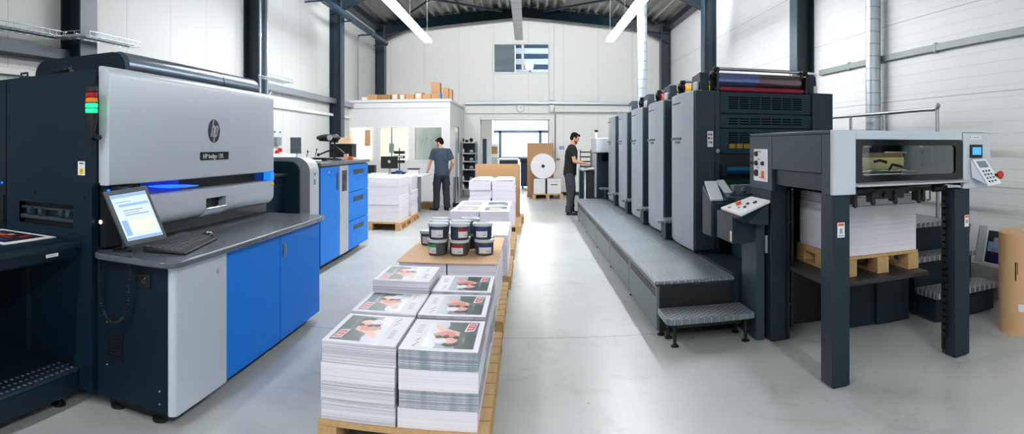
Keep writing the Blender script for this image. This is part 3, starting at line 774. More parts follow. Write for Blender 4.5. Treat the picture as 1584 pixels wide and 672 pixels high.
for z0, z1 in ((.028, .042), (-.045, -.031)):
    b.hexa([(lx + .002, S(.012, z0)[0], lz + z0), (lx + .002, S(.046, z0)[0], lz + z0), (lx + .002, S(.046, z1)[0], lz + z1), (lx + .002, S(.012, z1)[0], lz + z1),
            (tx, S(.012, z0)[0], lz + z0), (tx, S(.046, z0)[0], lz + z0), (tx, S(.046, z1)[0], lz + z1), (tx, S(.012, z1)[0], lz + z1)])
b.build('logo_letters', 'silver_lt', bd)
ya = 2.264 / math.tan((CX - 309.5) / F); yz = 2.264 / math.tan((CX - 353) / F)
pz0, pz1 = lz - .295, lz - .235
b = MB(); b.box(-2.2645, -2.260, ya, yz, 1.445, 1.505); pl = b.build('name_plate', 'black_gloss', hp)
text('HP Indigo 12K', .048, 'white_pl', pl, (-2.2595, ya + .035, 1.458), (0, 1, 0), (0, 0, 1), 'lettering', .001, xs=1.12)
# signal tower lamp
sg = thing('signal_tower', (-2.33, 2.72, 1.7), 'signal light with red, amber and glowing green layers on the silver-hooded press', 'signal light')
cxs, cys = -2.315, 2.70
def lay(nm, m, z0, z1, r=.036): MB().lathe([(r, z0), (r, z1)], (cxs, cys, 0), seg=24).build(nm, m, sg, bevel=.004)
lay('cap', 'black', 1.862, 1.895); lay('red_lens', 'red_lens', 1.83, 1.86); lay('amber_lens', 'amber_lens', 1.80, 1.828)
lay('green_lens', 'green_led', 1.772, 1.796); lay('green_lens', 'green_led', 1.742, 1.766); 
for z in (1.798, 1.769, 1.739): lay('ring', 'black', z - .0005, z + .0015, .037)
MB().lathe([(.012, 1.60), (.022, 1.64), (.034, 1.69), (.036, 1.738)], (cxs, cys, 0), seg=24).build('base', 'black', sg)
b = MB(); b.tube([(cxs, cys, 1.62), (cxs, cys + .05, 1.60), (cxs - .02, cys + .1, 1.60)], .014, seg=10); b.build('arm', 'black', sg)
# stickers
def sticker(parent, pts, cols, name='warning_label'):
    """thin label: pts = 4 corners (bottom-left, bottom-right, top-right, top-left); cols list of (v0,v1,u0,u1,mat) painted fields"""
    a, b_, c, d = map(Vector, pts); n_ = (b_ - a).cross(d - a).normalized(); mb = MB(); ms = ['white_pl']
    mb.mi = 0; mb.slab(*[p + n_ * .002 for p in (a, b_, c, d)], .0018)
    def uv(u, v, k): return (a * (1 - u) + b_ * u) * (1 - v) + (d * (1 - u) + c * u) * v + n_ * k
    for i, (v0, v1, u0, u1, m) in enumerate(cols):
        if m not in ms: ms.append(m)
        mb.mi = ms.index(m); mb.slab(uv(u0, v0, .0028), uv(u1, v0, .0028), uv(u1, v1, .0028), uv(u0, v1, .0028), .0008)
    return mb.build(name, ms, parent)
def on_end(x0, x1, z0, z1, y): return ((x0, y, z0), (x1, y, z0), (x1, y, z1), (x0, y, z1))
sticker(hp, on_end(-2.46, -2.405, 1.375, 1.458, 2.745), [(.8, .9, .2, .8, 'ink_blue'), (.08, .5, .2, .8, 'yellow'), (.15, .4, .4, .6, 'ink_black')])

# console cabinet with worktop
cs = thing('press_console', (-2.05, 4.0, 0), 'console cabinet with one silver door, two blue doors and slate worktop', 'cabinet')
MB().box(-2.345, -1.845, 2.79, 5.17, .08, .893).build('carcass', 'gloss_navy', cs)
MB().box(-2.3, -1.9, 2.85, 5.1, .02, .078).build('plinth', 'black', cs)
MB().prism(rrect(-2.345, -1.755, 2.70, 5.22, .10, corners=(1, 1, 1, 0)), 'z', .895, .932).build('worktop', 'worktop', cs, bevel=.008)
b = MB(); b.prism([(p[0], p[1]) for p in rrect(-1.843, -1.80, 2.785, 3.385, .04, corners=(0, 1, 0, 0))], 'z', .075, .885); b.build('door', 'silver', cs, bevel=.006)
b = MB(); b.box(-1.843, -1.815, 3.395, 4.268, .075, .885); b.build('door', 'blue', cs, bevel=.004)
b = MB(); b.box(-1.843, -1.815, 4.278, 5.17, .075, .885); dr = b.build('door', 'blue', cs, bevel=.004)
dr.name = 'door'
b = MB(); b.box(-1.814, -1.806, 4.33, 4.375, .70, .80); b.box(-1.806, -1.80, 4.345, 4.36, .715, .785, mi=1); b.build('recessed_handle', ['grey_pl', 'alu'], dr)
b = MB(); b.cyl((-1.80, 3.27, .79), (-1.796, 3.27, .79), .015, seg=14); b.build('door_lock', 'alu', cs)
for x, y in ((-1.95, 2.87), (-2.25, 2.87), (-1.95, 5.08), (-2.25, 5.08)):
    b = MB(); b.lathe([(.045, .001), (.045, .02), (.02, .035), (.015, .079)], (x, y, 0), seg=16); b.build('foot', 'black', cs)
MB().box(-2.04, -1.96, 2.778, 2.789, .755, .835).build('power_socket', 'black', cs, bevel=.004)
MB().lathe([(.024, 0), (.018, -.004)], (-2.0, 2.776, .795), axis='y', seg=18).build('socket_ring', 'black_gloss', cs)
b = MB()
for k in range(9): b.box(-2.27, -2.15, 2.782, 2.789, .30 + k * .02, .31 + k * .02)
b.build('vent_grille', 'black', cs)
b = MB()
for x, z in ((-2.27, .27), (-1.9, .2), (-2.27, .52), (-1.9, .13)): b.ball((x, 2.788, z), .006, seg=8)
b.build('screw', 'alu', cs)
# coiled cord hanging over the end of the console
pts = []; path = []
ctrl = [(-2.27, 2.74, .93), (-2.285, 2.735, .80), (-2.275, 2.735, .66), (-2.23, 2.735, .56), (-2.165, 2.735, .545), (-2.10, 2.735, .60), (-2.075, 2.735, .72), (-2.06, 2.735, .86), (-2.06, 2.72, .94)]
def catmull(P, nseg):
    P = [Vector(p) for p in P]; P = [P[0]] + P + [P[-1]]; out = []
    for i in range(1, len(P) - 2):
        for k in range(nseg):
            t = k / nseg; a, b_, c, d = P[i - 1], P[i], P[i + 1], P[i + 2]
            out.append(.5 * ((2 * b_) + (c - a) * t + (2 * a - 5 * b_ + 4 * c - d) * t * t + (3 * b_ - a - 3 * c + d) * t ** 3))
    out.append(P[-2]); return out
path = catmull(ctrl, 40); coil = []
for i, p in enumerate(path):
    d = (path[min(i + 1, len(path) - 1)] - path[max(0, i - 1)]).normalized(); u = Vector((0, 1, 0)); v = d.cross(u).normalized()
    a = i * 1.25; coil.append(p + (u * math.cos(a) + v * math.sin(a)) * .009)
tag(MB().tube(coil, .0034, seg=5).build('coiled_cord', 'black'), 'black coiled cord looping down the end of the console', 'cord')

# operator screen
mo = thing('operator_screen', (-2.1, 2.95, .935), 'tilted grey-framed operator screen with lit white interface on the console', 'monitor')
BL, BR, TL = Vector((-2.137, 2.80, .968)), Vector((-2.0, 3.03, 1.0)), Vector((-2.225, 2.70, 1.285)); TR = TL + BR - BL
nn = (BR - BL).cross(TL - BL).normalized()
def SP(u, v, k=0): return BL + (BR - BL) * u + (TL - BL) * v + nn * k
MB().slab(SP(0, 0), SP(1, 0), SP(1, 1), SP(0, 1), .035).build('housing', mat('dark grey bezel', (84, 92, 98), .4), mo, bevel=.006)
MB().slab(SP(.06, .05, -.034), SP(.94, .05, -.034), SP(.94, .95, -.034), SP(.06, .95, -.034), .02).build('rear_cover', 'black', mo)
scn = MB().slab(SP(.085, .10, .002), SP(.915, .10, .002), SP(.915, .92, .002), SP(.085, .92, .002), .002).build('screen', 'screen_light', mo)
b = MB(); ms = ['screen_band', 'screen_cream', 'ink_grey']
for u0, v0, u1, v1, k in ((.09, .86, .91, .915, 0), (.2, .70, .88, .745, 0), (.30, .20, .85, .46, 1), (.1, .11, .9, .15, 0), (.12, .19, .25, .46, 0), (.25, .62, .7, .632, 2), (.25, .54, .8, .552, 2), (.25, .58, .6, .588, 2), (.14, .78, .5, .79, 2)):
    b.mi = k; b.slab(SP(u0, v0, .0032), SP(u1, v0, .0032), SP(u1, v1, .0032), SP(u0, v1, .0032), .001)
b.build('interface', ms, scn)
b = MB(); b.tube([SP(.5, .35, -.05), Vector((-2.20, 2.88, 1.02)), Vector((-2.20, 2.86, .94))], .022, seg=10); b.lathe([(.06, .933), (.06, .945), (.03, .955)], (-2.21, 2.86, 0), seg=20)
b.build('stand', 'black', mo)
# keyboard and mouse
kb = thing('keyboard', (-2.0, 3.22, .934), 'black computer keyboard lying on the console worktop', 'keyboard')
ka = R(12); KC = Vector((-2.036, 3.23, 0))
def KP(u, v, z): 
    m = Matrix.Rotation(ka, 3, 'Z'); p = m @ Vector((u, v, 0)) + KC; return (p.x, p.y, z)
def kbox(b, u0, u1, v0, v1, za, zb):                       # u across (room-side positive), v along
    b.hexa([KP(u0, v0, za), KP(u1, v0, za), KP(u1, v1, za), KP(u0, v1, za), KP(u0, v0, zb + .008 * (u1 < 0)), KP(u1, v0, zb), KP(u1, v1, zb), KP(u0, v1, zb + .008 * (u1 < 0))])
b = MB(); b.hexa([KP(-.12, -.32, .934), KP(.14, -.32, .934), KP(.14, .32, .934), KP(-.12, .32, .934), KP(-.12, -.32, .966), KP(.14, -.32, .944), KP(.14, .32, .944), KP(-.12, .32, .966)])
b.build('case', 'black', kb, bevel=.005)
b = MB()
for r_ in range(6):
    u0 = -.105 + r_ * .034
    for c_ in range(21):
        if c_ in (15, 19) and r_ != 5: pass
        v0 = -.305 + c_ * .029; zz = .966 - (u0 + .12) / .26 * .020
        b.hexa([KP(u0, v0, zz - .004), KP(u0 + .029, v0, zz - .006), KP(u0 + .029, v0 + .025, zz - .006), KP(u0, v0 + .025, zz - .004),
                KP(u0 + .003, v0 + .003, zz + .007), KP(u0 + .026, v0 + .003, zz + .005), KP(u0 + .026, v0 + .022, zz + .005), KP(u0 + .003, v0 + .022, zz + .007)])
b.build('keys', mat('dark grey keycaps', (52, 60, 66), .4), kb)
ms_ = thing('computer_mouse', (-2.04, 3.60, .934), 'black computer mouse at the far end of the keyboard', 'mouse')
b = MB(); b.ball((-2.09, 3.66, .934), .034, .06, .032, seg=18); 
for v in b.bm.verts: v.co.z = max(v.co.z, .9335)
b.build('shell', 'black_gloss', ms_); MB().ball((-2.08, 3.63, .958), .006, .014, .01, seg=8).build('wheel', 'chrome', ms_)

# feed table and platform at the left edge
fd = thing('sheet_delivery_table', (-3.0, 1.9, 0), 'dark navy output table with low tread platform joined to the silver-hooded press', 'machine table')
MB().box(-3.6, -2.45, 1.0, 2.738, .885, .985).build('table_frame', 'gloss_navy', fd, bevel=.012)
MB().prism([(-2.45, .93), (-2.43, .955), (-2.43, .975), (-2.45, .985)], 'y', 1.0, 2.738).build('table_edge', 'steel_dark', fd)
MB().box(-3.55, -3.45, 1.0, 2.7, .225, .884).build('back_panel', 'press_teal', fd)
b = MB(); b.box(-3.62, -2.45, 1.0, 2.738, .08, .205); b.build('platform_frame', 'gloss_navy', fd, bevel=.006)
b = MB(); b.box(-3.62, -2.62, 1.0, 2.738, .206, .215, mi=0); b.box(-2.62, -2.45, 1.0, 2.738, .206, .222, mi=1); b.build('platform_deck', ['steel_dark', mat('dark tread strip', (46, 66, 84), .35, metal=.5)], fd)
b = MB()
for i in range(40):
    for j in range(3): b.box(-2.60 + j * .055, -2.585 + j * .055, 1.03 + i * .043 + (j % 2) * .02, 1.045 + i * .043 + (j % 2) * .02, .222, .2255)
b.build('tread_studs', 'galv', fd)
for y in (2.66, 1.2):
    b = MB(); b.cyl((-2.54, y, .02), (-2.54, y, .08), .011, seg=12, mi=0); b.lathe([(.045, .001), (.045, .012), (.02, .028)], (-2.54, y, 0), seg=20, mi=1); b.build('foot', ['chrome', 'black'], fd)
b = MB(); b.box(-3.44, -3.40, 2.6, 2.737, .225, .884); b.box(-2.9, -2.86, 2.73, 2.738, .225, .884); b.build('post', 'steel_dark', fd)
sticker(fd, ((-2.449, 2.46, .915), (-2.449, 2.56, .915), (-2.449, 2.56, .972), (-2.449, 2.46, .972)), [(.75, .95, .05, .95, 'orange'), (.55, .6, .1, .9, 'ink_grey'), (.35, .4, .1, .9, 'ink_grey'), (.15, .2, .1, .7, 'ink_grey')])
def printed_sheet(x0, x1, y0, y1, z, label):
    S_ = thing('printed_sheet', ((x0 + x1) / 2, (y0 + y1) / 2, z), label, 'sheet')
    MB().box(x0, x1, y0, y1, z, z + .004).build('paper', 'paper', S_)
    b = MB(); w, h = x1 - x0, y1 - y0
    def q(u0, v0, u1, v1, k): b.mi = k; b.box(x0 + w * u0, x0 + w * u1, y0 + h * v0, y0 + h * v1, z + .004 + k * .0003, z + .0046 + k * .0003)
    q(.10, .10, .90, .90, 0)
    for i, (u, v, du, dv, k) in enumerate(((.3, .5, .14, .16, 1), (.42, .62, .1, .12, 2), (.5, .42, .16, .1, 3), (.2, .3, .12, .1, 2), (.66, .6, .1, .2, 3), (.6, .2, .2, .12, 4), (.16, .66, .12, .14, 4), (.36, .2, .08, .2, 1))): q(u, v, u + du, v + dv, k)
    b.build('print', ['ink_black', 'orange', 'skin', 'ink_red', 'ink_blue'], S_)
printed_sheet(-3.12, -2.62, 2.30, 2.72, .987, 'printed sheet with dark and orange picture on the output table, next to the slot')
printed_sheet(-3.12, -2.62, 1.80, 2.25, .987, 'printed sheet with purple and dark picture on the output table, farther from the slot')

# ================================================================== blue finishing cabinet behind the press
fu = thing('finishing_cabinet', (-3.1, 8.0, 0), 'tall blue cabinet with silver strip and three drawers beyond the silver-hooded press', 'cabinet')
MB().box(-4.0, -2.47, 6.95, 9.22, .09, 1.30).build('carcass', 'gloss_navy', fu)
MB().box(-3.9, -2.55, 7.0, 9.08, .02, .088).build('plinth', 'black', fu)
MB().box(-4.0, -2.42, 6.94, 9.26, 1.302, 1.345).build('countertop', 'worktop', fu, bevel=.008)
d = MB().box(-2.468, -2.44, 6.99, 7.74, .1, 1.285).build('door', 'blue2', fu, bevel=.003)
MB().cyl((-2.439, 7.30, 1.22), (-2.434, 7.30, 1.22), .014, seg=12).build('door_lock', 'white_pl', d)
MB().box(-2.441, -2.434, 7.62, 7.68, .98, 1.2).build('recessed_handle', 'press_teal', d)
st = MB().box(-2.468, -2.436, 7.755, 8.15, .1, 1.285).build('silver_strip', 'silver_lt', fu, bevel=.003)
b = MB(); b.box(-2.436, -2.431, 7.85, 8.06, .94, 1.22); b.box(-2.431, -2.428, 7.88, 8.0, 1.08, 1.17, mi=1); b.box(-2.431, -2.428, 7.88, 7.93, .97, 1.04, mi=1); b.build('control_display', ['press_mid', 'black'], st)
for z0, z1 in ((.1, .485), (.495, .895), (.905, 1.285)):
    d = MB().box(-2.468, -2.44, 8.165, 9.22, z0, z1).build('drawer', 'blue2', fu, bevel=.004)
    MB().box(-2.441, -2.435, 8.42, 8.95, z1 - .14, z1 - .07).build('recessed_handle', 'press_teal', d, bevel=.002)
hd = thing('transfer_unit', (-2.9, 6.7, 0), 'dark transfer unit with rounded silver end frame between press and blue cabinet', 'machine')
out = [(p[0], p[1]) for p in rrect(-4.0, -2.44, .05, 1.42, .17, n=8, corners=(0, 0, 1, 0))]
inn = [(p[0], p[1]) for p in rrect(-4.0, -2.56, .05, 1.37, .12, n=8, corners=(0, 0, 1, 0))]
b = MB(); b.prism(out, 'y', 6.62, 6.935); b.build('silver_frame', 'silver_lt', hd, bevel=.006)
b = MB(); b.prism(inn, 'y', 6.58, 6.622); b.build('dark_end_panel', 'press_teal', hd)
MB().box(-3.2, -2.74, 5.20, 6.60, .80, 1.20).build('tunnel', 'gloss_navy', hd, bevel=.012)
MB().box(-3.2, -2.7, 5.20, 6.58, 1.201, 1.23).build('tunnel_lid', 'steel_dark', hd, bevel=.004)
MB().box(-3.1, -2.8, 5.3, 6.4, .03, .80).build('support', 'black', hd)
MB().box(-2.739, -2.73, 6.28, 6.42, 1.09, 1.11).build('handle', 'chrome', hd)
b = MB(); b.cyl((-2.438, 6.78, 1.22), (-2.43, 6.78, 1.22), .018, seg=14); b.box(-2.438, -2.432, 6.76, 6.80, 1.10, 1.16); b.build('key_switch', 'grey_pl', hd)

# things standing on the blue cabinet / side bench
sb = thing('side_bench', (-3.75, 8.2, 0), 'white side bench behind the blue cabinet carrying monitor and lamp', 'bench')
MB().box(-4.55, -4.02, 6.5, 10.2, 1.36, 1.41).build('bench_top', 'white', sb, bevel=.005)
MB().box(-4.5, -4.05, 6.55, 10.15, .02, 1.355).build('bench_body', 'grey_lt', sb)
mn = thing('monitor', (-3.3, 8.1, 1.346), 'small monitor with dark grey screen standing on the blue cabinet', 'monitor')
MB().box(-3.30, -3.11, 8.12, 8.15, 1.44, 1.68, rz=R(-8)).build('housing', 'white_pl', mn, bevel=.006)
MB().box(-3.29, -3.12, 8.109, 8.118, 1.45, 1.67, rz=R(-8), piv=(-3.205, 8.135)).build('screen', mat('grey idle screen', (96, 106, 114), .25), mn)
b = MB(); b.cyl((-3.2, 8.14, 1.36), (-3.2, 8.14, 1.46), .012); b.box(-3.27, -3.13, 8.08, 8.2, 1.347, 1.357); b.build('stand', 'white_pl', mn)
def slabthing(nm, m, x0, x1, y0, y1, z0, z1, label, cat, rz=0):
    return tag(MB().box(x0, x1, y0, y1, z0, z1, rz=rz).build(nm, m, bevel=.004), label, cat)
slabthing('keyboard', 'black', -3.28, -2.98, 7.2, 7.33, 1.41, 1.43, 'black slab keyboard on the silver end of the transfer unit', 'keyboard') if False else None
slabthing('paper_tray', 'black', -3.35, -2.98, 7.5, 7.75, 1.347, 1.40, 'black tray at the near end of the blue cabinet top', 'tray')
slabthing('open_notebook', 'paper2', -2.95, -2.70, 7.55, 7.85, 1.347, 1.36, 'white papers lying by the small monitor', 'papers', R(12))
slabthing('control_pad', 'black', -2.98, -2.72, 8.02, 8.16, 1.347, 1.385, 'flat black control pad in front of the microscope lamp', 'keyboard')
lp = thing('inspection_lamp', (-2.78, 8.6, 1.346), 'black inspection lamp with wide hood on a post, on the blue cabinet', 'lamp')
b = MB(); b.lathe([(.11, 1.346), (.11, 1.36), (.03, 1.375)], (-2.80, 8.65, 0), seg=20); b.build('base', 'black', lp)
MB().cyl((-2.80, 8.65, 1.37), (-2.80, 8.65, 1.66), .014, seg=12).build('post', 'black', lp)
b = MB(); b.ball((-2.88, 8.6, 1.67), .19, .12, .055, seg=20); b.box(-3.0, -2.76, 8.52, 8.68, 1.62, 1.66); b.ball((-2.76, 8.58, 1.665), .06, seg=12); b.build('hood', 'black', lp)
b = MB(); b.lathe([(.035, 0), (.04, -.03)], (-2.82, 8.5, 1.67), axis='y', seg=16); b.build('lens', 'grey_lt', lp)
b = MB(); b.tube([(-2.80, 8.65, 1.5), (-2.9, 8.6, 1.47), (-3.02, 8.58, 1.42)], .012, seg=8); b.ball((-3.03, 8.58, 1.42), .025, seg=10); b.build('arm', 'black', lp)
b = MB(); b.tube([(-2.80, 8.65, 1.53), (-2.72, 8.62, 1.5), (-2.64, 8.6, 1.44)], .016, seg=8); b.build('arm', 'black', lp)
for x, y, z, r_, lab in ((-3.12, 8.3, 1.42, .022, 'small dark knob on stalk beside the inspection lamp'), (-3.0, 8.35, 1.45, .018, 'tiny black gooseneck beside the monitor')):
    b = MB(); b.tube([(x, y, 1.347), (x + .01, y, z - .02), (x + .03, y - .01, z + .04)], .006, seg=6); b.ball((x, y, 1.36), r_, seg=10); b.ball((x + .03, y - .01, z + .05), r_ * .7, seg=8)
    tag(b.build('gooseneck_light', 'black'), lab, 'lamp')
bx = thing('desk_printer', (-2.72, 9.0, 1.346), 'black box printer with white lid at the far end of the blue cabinet', 'printer')
MB().box(-2.92, -2.62, 8.95, 9.2, 1.40, 1.58).build('body', 'black', bx, bevel=.01); MB().box(-2.95, -2.6, 8.93, 9.22, 1.582, 1.60).build('lid', 'white_pl', bx, bevel=.005)
MB().box(-2.95, -2.6, 8.88, 9.22, 1.347, 1.375).build('tray', 'paper2', bx); MB().box(-2.94, -2.62, 8.93, 9.2, 1.376, 1.399).build('base', 'black', bx)
slabthing('carton', 'cardboard_lt', -2.86, -2.66, 9.0, 9.15, 1.602, 1.68, 'small pale box on top of the black printer', 'box')
slabthing('folded_cloth', 'orange', -2.62, -2.55, 8.72, 8.8, 1.347, 1.39, 'small orange item at the foot of the inspection lamp', 'cloth')
slabthing('cream_bottle', 'cardboard_lt', -2.70, -2.64, 8.78, 8.85, 1.347, 1.43, 'cream pot between inspection lamp and printer', 'pot')
vb = thing('wall_control_box', (XL + .05, 10.9, 1.4), 'small wall box with grey display and red knobs beside the bent conduit', 'control box')
MB().box(XL + .003, XL + .07, 10.75, 10.98, 1.56, 1.72).build('display', 'grey_pl', vb, bevel=.005)
b = MB(); b.lathe([(.05, 0), (.05, .06)], (XL + .003, 10.85, 1.42), axis='x', seg=14); b.lathe([(.04, 0), (.04, .06)], (XL + .003, 10.98, 1.47), axis='x', seg=14); b.build('red_knob', 'red', vb)
MB().box(XL + .003, XL + .05, 10.7, 11.05, 1.25, 1.37).build('pipe_block', 'white_pl', vb, bevel=.005)
b = MB(); b.ball((XL + .03, 10.73, 1.82), .02, seg=8); b.ball((XL + .03, 11.0, 1.82), .02, seg=8); b.build('hook', 'grey_pl', vb)
# ================================================================== offset press: five printing towers
Y0, PITCH = 5.93, 1.37
def tower():
    T = thing('printing_tower', (1.68, Y0, 0), 'first printing tower with blue-silver roller on top, facing the delivery end', 'printing unit', 'printing towers of the offset press')
    y1 = Y0 + .95
    MB().box(1.664, 3.20, Y0 + .03, y1, .47, 2.10).build('body', 'press_dark', T, bevel=.006)
    # silver side cover, slightly bowed
    prof = [(1.663, Y0 + .03), (1.655, Y0 + .016)] + [(1.652 - .032 * math.sin(math.pi * k / 12), Y0 + .03 + .90 * k / 12) for k in range(13)] + [(1.655, y1), (1.663, y1)]
    sc_ = MB().prism([(a, b) for a, b in prof][::-1], 'z', .50, 2.11).build('side_cover', 'press_silver', T, bevel=.006)
    b = MB()
    for k in range(7): b.box(1.615, 1.628, Y0 + .42 + k * .05, Y0 + .455 + k * .05, 2.005, 2.018)
    for k in range(6): b.box(1.612, 1.626, Y0 + .38 + k * .075, Y0 + .44 + k * .075, 1.615, 1.64)
    b.box(1.612, 1.626, Y0 + .45, Y0 + .62, 1.575, 1.60)
    b.build('cover_lettering', 'steel_p', sc_)
    # near face: edge strips and right block
    MB().box(1.664, 1.87, Y0 - .012, Y0 + .028, .5, 2.11).build('edge_strip', 'press_mid', T, bevel=.006)
    MB().box(1.875, 1.925, Y0 - .005, Y0 + .028, .5, 2.11).build('edge_strip', 'press_mid', T, bevel=.004)
    MB().box(2.965, 3.21, Y0 - .03, Y0 + .5, .5, 2.12).build('right_block', 'press_mid', T, bevel=.006)
    for i, (z0, z1, g0, g1) in enumerate(((1.885, 2.10, 1.93, 2.065), (1.735, 1.875, 1.77, 1.85), (1.47, 1.725, 1.585, 1.70))):
        g = MB().box(1.93, 2.96, Y0 + .0, Y0 + .028, z0, z1).build('guard_panel', 'press_teal', T, bevel=.004)
        b = MB(); nrow = max(3, int((g1 - g0) / .022))
        for r_ in range(nrow):
            for c_ in range(7):
                xx = 2.02 + c_ * .12; zz = g0 + r_ * (g1 - g0) / nrow; b.box(xx, xx + .105, Y0 - .003, Y0 + .0005, zz, zz + .011)
        b.build('vent_slots', mat('dark bronze slot', (30, 30, 24), .4) if 'slot' not in M else M['slot'], g)
        b = MB(); 
        for x in (1.955, 2.94): b.box(x - .012, x + .012, Y0 - .01, Y0, z0 + .01, z0 + .035)
        b.build('latch', 'black', g)
    MB().box(1.93, 2.96, Y0 + .02, Y0 + .029, .5, 1.465).build('inner_wall', 'black', T)
    b = MB()
    for c_ in range(11): b.box(2.03 + c_ * .078, 2.09 + c_ * .078, Y0 - .012, Y0, 1.525, 1.57)
    b.build('brass_key_row', mat('brass keys', (176, 136, 44), .35, metal=.6), T)
    MB().cyl((1.98, Y0 - .03, 1.30), (2.93, Y0 - .03, 1.30), .045, seg=24).build('blue_cylinder', mat('blue steel cylinder', (30, 110, 150), .22, metal=.7), T)
    b = MB(); b.box(1.93, 1.985, Y0 - .07, Y0 + .01, 1.24, 1.36); b.cyl((1.94, Y0 - .075, 1.33), (1.94, Y0 - .10, 1.33), .02, seg=12); b.build('bearing', 'press_dark', T)
    MB().box(1.95, 2.95, Y0 - .025, Y0 + .018, .95, 1.20).build('lower_guard', 'press_teal', T, bevel=.004)
    sticker(T, ((1.79, Y0 - .015, 1.54), (1.85, Y0 - .015, 1.54), (1.85, Y0 - .015, 1.70), (1.79, Y0 - .015, 1.70)),
            [(.72, .86, .15, .4, 'red'), (.72, .86, .55, .8, 'ink_black'), (.48, .62, .15, .4, 'ink_black'), (.48, .62, .55, .8, 'orange'), (.22, .36, .15, .4, 'ink_grey'), (.22, .36, .55, .8, 'ink_black')], 'button_panel')
    MB().lathe([(.018, 0), (.022, -.03)], (1.895, Y0 - .006, 1.50), axis='y', seg=14).build('switch', 'alu', T)
    # roller set on top
    MB().prism([(Y0 + .16, 2.115), (Y0 + .55, 2.115), (Y0 + .50, 2.30), (Y0 + .20, 2.32)], 'x', 1.77, 1.87).build('roller_frame', 'press_mid', T, bevel=.01)
    MB().box(1.74, 1.765, Y0 + .2, Y0 + .36, 2.13, 2.22).build('drive_cover', 'silver_lt', T, bevel=.008)
    MB().prism([(Y0 + .16, 2.125), (Y0 + .60, 2.125), (Y0 + .55, 2.28), (Y0 + .45, 2.33), (Y0 + .20, 2.33)], 'x', 2.985, 3.12).build('roller_frame', 'press_mid', T, bevel=.012)
    b = MB()
    for s, xg in ((0, 1.925), (1, 2.935)):
        for yy, zz, rr in ((.16, 2.20, .055), (.10, 2.14, .04), (.22, 2.29, .05), (.13, 2.27, .035), (.12, 2.34, .03), (.2, 2.13, .045)):
            b.cyl((xg - .028, Y0 + yy, zz), (xg + .028, Y0 + yy, zz), rr, seg=14)
            b.cyl((xg - .035, Y0 + yy, zz), (xg + .035, Y0 + yy, zz), rr * .4, seg=8)
        b.box(xg - .012, xg + .012, Y0 + .06, Y0 + .3, 2.10, 2.33)
    b.build('gear_cluster', 'black_gloss', T)
    MB().cyl((1.955, Y0 + .2, 2.235), (2.905, Y0 + .2, 2.235), .085, seg=36).build('ink_roller', 'roll_blue', T)
    MB().cyl((1.955, Y0 + .10, 2.135), (2.905, Y0 + .10, 2.135), .03, seg=24).build('thin_roller', 'roll_red', T)
    MB().cyl((1.93, Y0 + .16, 2.355), (2.93, Y0 + .16, 2.355), .018, seg=16).build('guide_bar', 'chrome', T)
    MB().lathe([(.022, 2.12), (.022, 2.2), (.014, 2.205)], (3.05, Y0 + .08, 0), seg=14).build('oil_cup', 'white_pl', T)
    # foot step in the gap behind the tower
    s_ = MB().box(1.50, 1.82, y1 + .05, y1 + .36, .655, .685).build('foot_step', 'diamond', T, bevel=.004)
    MB().box(1.60, 1.80, y1 + .08, y1 + .33, .47, .654).build('step_bracket', 'press_dark', s_)
    MB().box(1.80, 3.15, y1 + .002, y1 + .29, .47, 1.75).build('bridge', 'press_teal', T)
    return T
M['slot'] = mat('dark slot', (3, 4, 4), .8, spec=.05)
def inked(name, a, b_, split):
    m, t, p = newmat(name)
    g = t.n('ShaderNodeNewGeometry'); s = t.n('ShaderNodeSeparateXYZ'); t.l(g.outputs['Position'], s.inputs[0])
    nz = t.n('ShaderNodeTexNoise', Scale=9.0, Detail=5.0); t.l(g.outputs['Position'], nz.inputs[0])
    f = t.math('GREATER_THAN', t.math('ADD', s.outputs[0], t.math('MULTIPLY', nz.outputs['Fac'], .4)), split)
    t.l(t.mix(f, rgb(*a), rgb(*b_)), p.inputs['Base Color']); p.inputs['Metallic'].default_value = .8; p.inputs['Roughness'].default_value = .22
    return m
M['roll_blue'] = inked('blue violet steel roller', (120, 134, 186), (128, 108, 112), 2.6)
M['roll_red'] = mat('crimson ink roller', (150, 36, 58), .3, metal=.3)
M['roll_yellow'] = mat('yellow ink roller', (238, 190, 40), .35)
M['roll_pink'] = mat('red ink roller', (196, 70, 84), .35)
M['roll_black'] = mat('black ink roller', (18, 22, 28), .2)
T5 = tower(); towers = [T5]
for k, (nm, m, lab) in enumerate((('yellow', 'roll_yellow', 'second printing tower with the yellow roller on top'), ('red', 'roll_pink', 'third printing tower with the pale red roller on top'),
        ('black', 'roll_black', 'fourth printing tower with black roller beside the round duct'), ('plain', 'roll_black', 'last printing tower next to the feeder, without rollers on top'))):
    c = copy_tree(T5); place(c, (1.68, Y0 + PITCH * (k + 1), 0), label=lab)
    recolor(c, 'ink_roller', m); recolor(c, 'thin_roller', m)
    towers.append(c)
    if nm == 'plain':
        for ch in list(kids(c)):
            if ch.name.split('.')[0] in ('ink_roller', 'thin_roller', 'roller_frame', 'gear_cluster', 'guide_bar', 'oil_cup'): bpy.data.objects.remove(ch)
    if nm == 'black':
        for ch in list(kids(c)):
            if ch.name.split('.')[0] in ('guide_bar', 'oil_cup'): bpy.data.objects.remove(ch)
# machine bed carrying the towers
bed = thing('press_bed', (2.4, 8.5, 0), 'dark base frame running under the printing towers', 'machine base')
MB().box(1.72, 3.2, 4.95, 12.8, .01, .465).build('frame', 'press_dark', bed)

